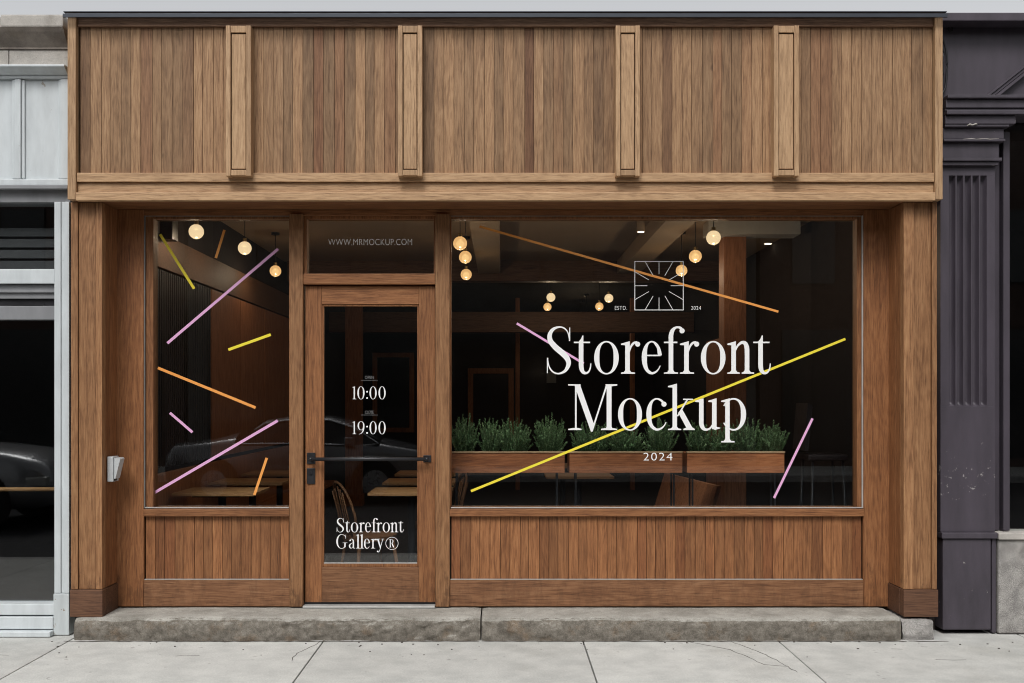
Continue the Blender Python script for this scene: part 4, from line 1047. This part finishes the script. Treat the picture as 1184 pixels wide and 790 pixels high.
def peel():
    # blistered patch on the foot of the pilaster where the paint has come away
    nt_ = M_shaft.node_tree; N = nt_.nodes; L = nt_.links; pr = N['Principled BSDF']; src = pr.inputs['Base Color'].links[0].from_socket
    tc = N.new('ShaderNodeTexCoord'); sp_ = N.new('ShaderNodeSeparateXYZ'); L.new(tc.outputs['Object'], sp_.inputs[0])
    def mr(v, a, b, c, d):
        q = N.new('ShaderNodeMapRange'); q.interpolation_type = 'SMOOTHSTEP'; L.new(v, q.inputs[0])
        for i, x in enumerate((a, b, c, d)): q.inputs[i+1].default_value = x
        return q.outputs[0]
    def ma(op, a, b):
        q = N.new('ShaderNodeMath'); q.operation = op; L.new(a, q.inputs[0])
        if hasattr(b, 'is_output'): L.new(b, q.inputs[1])
        else: q.inputs[1].default_value = b
        return q.outputs[0]
    n1 = N.new('ShaderNodeTexNoise'); n1.inputs['Scale'].default_value = 24; n1.inputs['Detail'].default_value = 7; n1.inputs['Roughness'].default_value = .7; L.new(tc.outputs['Object'], n1.inputs[0])
    zone = ma('MULTIPLY', mr(sp_.outputs[2], .82, .98, 0, 1), mr(sp_.outputs[2], 1.08, 1.38, 1, 0))
    f = mr(ma('ADD', n1.outputs['Fac'], ma('MULTIPLY', zone, .105)), .70, .72, 0, .8)
    mx = N.new('ShaderNodeMix'); mx.data_type = 'RGBA'; L.new(f, mx.inputs[0]); L.new(src, mx.inputs[6]); mx.inputs[7].default_value = (.36, .34, .33, 1); L.new(mx.outputs[2], pr.inputs['Base Color'])
peel()
obj('pilaster_shaft', flutes(), M_shaft, rn_)
m = MB(); m.box(RX0, rx(1152), YRt-.022, YRt+.12, rz(622.5), rz(615.5), .006); led = obj('pilaster_ledge', m, M_plum_worn, rn_)
m = MB(); m.box(RX0+.012, rx(1145.5), YRt-.006, YRt+.12, .03, rz(623), .010); obj('pilaster_base', m, M_plum_worn, rn_)
m = MB(); m.box(rx(1147), rx(1152), YRt+.0, YRt+.12, .01, rz(623), .006); obj('corner_bead', m, M_plum_worn, rn_)
m = MB(); m.box(rx(1153.5), RX1, YRt-.012, YRt+.2, .006, rz(624), .012); obj('granite_base', m, M_granite, rn_)
m = MB(); m.box(rx(1152.5), RX1, YRt-.03, YRt+.2, rz(623.5), rz(616), .006); obj('granite_ledge', m, M_stone, rn_)
m = MB(); m.box(rx(1151), rx(1163), YRt+.085, YRt+.2, rz(615), rz(150), .004); m.box(rx(1164.5), rx(1172), YRt+.05, YRt+.2, rz(615), rz(150), .004); obj('shop_frame', m, M_plum, rn_)
m = MB(); m.box(rx(1172), RX1, YRt+.10, YRt+.106, rz(616), rz(140)); obj('glass_pane', m, M_pane, rn_)
m = MB(); m.box(RX0-.02, RX1, 4, 4.1, 0, 4.05); m.box(RX1, RX1+.2, YRt, 4.1, 0, 4.05); m.box(RX0-.02, RX0+.1, YRt+.13, 4, 0, 4.05); m.box(RX0+.1, RX1, YRt+.4, 4, 3.4, 4.05); m.box(RX0+.1, RX1, YRt+.21, 4, -.01, .02); obj('dark_room', m, M_darkbox, rn_)
# flap of peeled paint on the capital
m = MB(); m.tube([(rx(1112), YRt-.077, rz(149)), (rx(1115), YRt-.080, rz(147.5)), (rx(1118), YRt-.082, rz(148.5)), (rx(1122), YRt-.080, rz(147)), (rx(1124), YRt-.077, rz(147.5))], [.003,.006,.005,.006,.002], 6); obj('paint_flake', m, M_stone, cap_)
m = MB(); m.tube([(rx(1109)+.03*k, YRt-.054+.001*(k%2), rz(163.5)+.002*(k%3)) for k in range(9)], [.001,.002,.003,.002,.003,.002,.003,.002,.001], 5); obj('paint_flake', m, M_stone, cap_)
# cable loop and ring
ly = YRt+.07
m = MB()
def cab(pts, r): 
    P = []
    for i in range(len(pts)-1):
        for k in range(6):
            t_ = k/6; p0, p1, p2, p3 = pts[max(i-1,0)], pts[i], pts[i+1], pts[min(i+2, len(pts)-1)]
            P.append(tuple(.5*((2*b)+(-a+c)*t_+(2*a-5*b+4*c-d)*t_*t_+(-a+3*b-3*c+d)*t_**3) for a, b, c, d in zip(p0, p1, p2, p3)))
    P.append(pts[-1]); m.tube(P, r, 8)
cab([(rx(x_), ly, rz(y_)) for x_, y_ in ((1086,34),(1093,39),(1098,48),(1100,60),(1100,80),(1098,98),(1092,108),(1086,111))], .008)
cab([(rx(x_), ly-.012, rz(y_)) for x_, y_ in ((1086,44),(1092,50),(1096,58),(1094,66),(1095,85),(1093,98),(1086,104))], .007)
cab([(rx(x_), ly-.02, rz(y_)) for x_, y_ in ((1086,58),(1090,60),(1092,75),(1090,92),(1086,98))], .010)
tag(obj('cable_loop', m, M_black), 'loop of black cable on the dark wall beside the fascia corner', 'cable')
bm = bmesh.new(); m = MB()
ringp = [(rx(1106)+.016*math.cos(2*math.pi*k/20), YRt+.092, rz(28)+.016*math.sin(2*math.pi*k/20)) for k in range(21)]; m.tube(ringp, .004, 6)
bm.free()
tag(obj('ring_hook', m, M_black), 'small round metal ring fixed high on the dark wall', 'hook')

# ------------------------------------------------------------------ across the street
def far_building(x0, x1, h, mat, win, lab):
    p = thing('brick_building', lab, 'building', ((x0+x1)/2, -17, 0), 'buildings across the street')
    m = MB(); m.box(x0, x1, -25, -17.0, -.4, h); m.box(x0-.05, x1+.05, -17.2, -16.8, h-.5, h+.1, .02); obj('wall', m, mat, p)
    nx_ = int((x1-x0)/2.2); st_ = (x1-x0)/nx_
    for r_ in range(int((h-3.5)/3)):
        for i in range(nx_):
            c = x0+(i+.5)*st_; zb = 4.3+3*r_
            m = MB(); m.box(c-.5, c+.5, -17.0, -16.93, zb, zb+1.7); f_ = obj('window', m, win, p)
    m = MB(); m.box(x0+.5, x1-.5, -17, -16.9, .2, 3.2); obj('shop_window', m, win, p)
M_brick = stone('dark brick', (.08, .05, .042), (.11, .072, .06), .2, 6, .2)
M_brick2 = stone('grey render', (.10, .096, .09), (.13, .122, .115), .15, 6, .2)
M_dkwin = plain('dark far window', (.015, .016, .018), .12)
far_building(-22, -7.5, 8.5, M_brick, M_dkwin, 'dark brick building across the street, left one')
far_building(-7.4, 6.0, 9.5, M_brick2, M_dkwin, 'dark grey building across the street, mirrored in the glass')
far_building(6.1, 21, 8.5, M_brick, M_dkwin, 'dark brick building across the street, right one')

# parked cars (mirrored in the windows)
def car(name, loc, L, W, prof, cab_, colour, lab, wheel_r=.33, axles=(.85, 3.5)):
    """prof: stations (x, z_bottom, z_belt, z_top, half width top); faces of the cabin become glass"""
    p = thing(name, lab, 'car', loc)
    O = Vector(loc)
    t = NT(name+' paint'); t.base(colour); t.set(Metallic=.5, Roughness=.28, Coat_Weight=1.0, Coat_Roughness=.05); pm = t.m
    gm = plain(name+' glass', (.01, .012, .014), .05)
    body, gls = MB(), MB()
    rings = []
    for (x, zb, zm, zt, wt, tap) in prof:
        w = W/2*tap
        half = [(w*.80, zb), (w*.97, zb+.10), (w, zb+.30), (w*.985, zm-.08), (w*.95, zm), (wt+.045, zt-.07 if zt-zm > .2 else zm+(zt-zm)*.5), (wt-.06, zt-.012 if zt-zm > .2 else zm+(zt-zm)*.8), (wt*.5, zt), (0, zt+.008)]
        ring = [(x, y, z) for y, z in half] + [(x, -y, z) for y, z in half[-2::-1]]
        rings.append(ring)
    n = len(rings[0])
    def mk(mbd, quads):
        mbd.add([(O.x+v[0], O.y+v[1], O.z+v[2]) for q in quads for v in q], [tuple(range(4*i, 4*i+4)) for i in range(len(quads))], .5, False)
    bq, gq = [], []
    for i in range(len(rings)-1):
        for k in range(n-1):
            q = (rings[i][k], rings[i+1][k], rings[i+1][k+1], rings[i][k+1])
            side = k in (4, n-6); roof = 5 <= k <= n-7
            if side and i in cab_['side']: gq.append(q)
            elif roof and i in cab_['screen']: gq.append(q)
            else: bq.append(q)
        bq.append((rings[i][0], rings[i][-1], rings[i+1][-1], rings[i+1][0]))
    mk(body, bq); mk(gls, gq)
    for rg_ in (rings[0], rings[-1]):
        body.add([(O.x+v[0], O.y+v[1], O.z+v[2]) for v in rg_], [tuple(range(n))], .5)
    bm = bmesh.new(); vv = [bm.verts.new(v) for v in body.v]
    for f in body.f:
        try: bm.faces.new([vv[i] for i in f])
        except ValueError: pass
    bmesh.ops.remove_doubles(bm, verts=bm.verts[:], dist=.001); bmesh.ops.recalc_face_normals(bm, faces=bm.faces[:])
    body = MB(); body.bm(bm, .5, True)
    obj('body', body, pm, p); obj('window_glass', gls, gm, p)
    for ax in axles:
        for s in (-1, 1):
            yw = s*(W/2-.09)
            m = MB(); m.cyl((O.x+ax, O.y+s*(W/2-.045), O.z+wheel_r+.02), wheel_r+.07, .095, 'y', n=32); obj('wheel_arch', m, M_darkbox, p)
            m = MB(); m.cyl((O.x+ax, O.y+yw, O.z+wheel_r), wheel_r, .20, 'y', n=32); wh = obj('wheel', m, M_black, p)
            m = MB(); m.cyl((O.x+ax, O.y+yw+s*.103, O.z+wheel_r), wheel_r*.66, .02, 'y', n=24)
            for k in range(5):
                a = 2*math.pi*k/5; m.box(O.x+ax-.03+math.cos(a)*.11, O.x+ax+.03+math.cos(a)*.11, O.y+yw+s*.113, O.y+yw+s*.118, O.z+wheel_r+math.sin(a)*.11-.03, O.z+wheel_r+math.sin(a)*.11+.03)
            obj('rim', m, plain('alloy', (.45,.45,.47), .3, .9) if 'alloy' not in bpy.data.materials else bpy.data.materials['alloy'], wh)
    xf = prof[-1][0]; zl = prof[-1][2]
    for s in (-1, 1):
        m = MB(); m.box(O.x+xf-.42, O.x+xf-.01, O.y+s*W*.32, O.y+s*W*.475, O.z+zl-.14, O.z+zl-.02, .02); obj('headlight', m, M_alu, p)
        m = MB(); m.box(O.x+xf-.50, O.x+xf-.40, O.y+s*W*.44, O.y+s*W*.482, O.z+zl-.15, O.z+zl-.06, .01); obj('marker_lamp', m, plain('amber lens', (.6,.12,.02), .3) if 'amber lens' not in bpy.data.materials else bpy.data.materials['amber lens'], p)
        mx = prof[cab_['mirror']][0]; m = MB(); m.box(O.x+mx-.1, O.x+mx+.06, O.y+s*W*.49, O.y+s*W*.58, O.z+prof[cab_['mirror']][2], O.z+prof[cab_['mirror']][2]+.14, .03); obj('mirror', m, pm, p)
    m = MB()
    for s in (-1, 1):
        pts = []
        for i in cab_['side']: pts.append((O.x+prof[i][0], O.y+s*(W/2*prof[i][5]*.965), O.z+prof[i][2]+.004))
        m.tube(pts, .020, 6)
        pts = []
        for i in list(cab_['side'])+[cab_['side'][-1]+1]: pts.append((O.x+prof[i][0], O.y+s*(prof[i][4]+.05), O.z+prof[i][3]-.062 if prof[i][3]-prof[i][2] > .2 else O.z+prof[i][2]+.02))
        m.tube(pts, .020, 6)
    obj('window_trim', m, plain('chrome', (.8,.8,.82), .12, 1.0) if 'chrome' not in bpy.data.materials else bpy.data.materials['chrome'], p)
    m = MB(); m.box(O.x+xf-.02, O.x+xf+.03, O.y-.35, O.y+.35, O.z+.38, O.z+.58, .01); obj('grille', m, M_black, p)
sedan = [(0,.32,.78,.84,.62,.86),(.15,.25,.92,.99,.66,.95),(.75,.22,.96,1.04,.68,1.0),(1.15,.22,.97,1.16,.60,1.0),(1.6,.22,.97,1.36,.55,1.0),(2.1,.22,.97,1.43,.56,1.0),(2.7,.22,.96,1.42,.56,1.0),(3.1,.22,.95,1.30,.56,1.0),(3.55,.22,.93,1.04,.62,1.0),(4.1,.22,.86,.92,.62,.98),(4.55,.24,.76,.81,.58,.92),(4.72,.30,.64,.68,.50,.82)]
car('parked_sedan', (X(195, 10), -10.6, -.135), 4.72, 1.82, sedan, dict(side=(3,4,5,6,7), screen=(3,7), mirror=7), (.22,.22,.23), 'grey parked sedan mirrored in the narrow window and door glass')
suv = [(0,.36,.90,.98,.66,.88),(.12,.28,1.02,1.30,.64,.95),(.35,.26,1.05,1.58,.60,1.0),(.9,.26,1.05,1.66,.60,1.0),(1.9,.26,1.05,1.67,.61,1.0),(2.5,.26,1.04,1.60,.61,1.0),(2.95,.26,1.03,1.36,.62,1.0),(3.35,.26,1.01,1.10,.68,1.0),(3.9,.26,.96,1.03,.68,.99),(4.3,.28,.86,.92,.62,.94),(4.45,.34,.72,.76,.54,.85)]
car('parked_suv', (X(62, 6.3)-4.5, -7.4, -.135), 4.45, 1.86, suv, dict(side=(1,2,3,4,5,6), screen=(1,5,6), mirror=6), (.36,.365,.38), 'dark grey parked car mirrored in the left neighbour window', .36, (.85, 3.55))

# ------------------------------------------------------------------ light, camera, output
w = bpy.data.worlds.new('World'); scene.world = w; w.use_nodes = True
nt = w.node_tree; bg = nt.nodes['Background']
sky = nt.nodes.new('ShaderNodeTexSky'); sky.sky_type = 'NISHITA'; sky.sun_disc = False
EL, AZ = 52, 196
sky.sun_elevation = R(EL); sky.sun_rotation = R(AZ); sky.air_density = 1.0; sky.dust_density = 3.0
hs = nt.nodes.new('ShaderNodeHueSaturation'); hs.inputs['Saturation'].default_value = .10
nt.links.new(sky.outputs[0], hs.inputs['Color']); nt.links.new(hs.outputs[0], bg.inputs[0]); bg.inputs[1].default_value = .15
sl = bpy.data.lights.new('sun', 'SUN'); sl.energy = 1.6; sl.angle = R(22); sl.color = (1, .975, .95)
so = bpy.data.objects.new('sun', sl); COL.objects.link(so); so['kind'] = 'helper'
sd = Vector((-.16, -math.cos(R(EL)), math.sin(R(EL)))).normalized()
so.rotation_euler = (-sd).to_track_quat('-Z', 'Y').to_euler(); so.location = (0, -5, 12)

cam = bpy.data.cameras.new('camera'); co = bpy.data.objects.new('camera', cam); COL.objects.link(co)
co.location = (0, -DC, ZC); co.rotation_euler = (R(90), 0, 0)
cam.sensor_width = 36; cam.lens = F/1184*36; cam.shift_x = (592-CX)/1184; cam.shift_y = (CY-395)/1184
cam.clip_start = .05; cam.clip_end = 1000
scene.camera = co
scene.view_settings.view_transform = 'Standard'; scene.view_settings.look = 'None'; scene.view_settings.gamma = 1; scene.view_settings.use_curve_mapping = False
scene.view_settings.exposure = 0.16
scene.render.engine = 'CYCLES'
scene.cycles.use_denoising = True; scene.cycles.filter_width = 1.05
scene.cycles.max_bounces = 8; scene.cycles.transparent_max_bounces = 16; scene.cycles.caustics_reflective = False; scene.cycles.caustics_refractive = False
scene.cycles.sample_clamp_indirect = 4
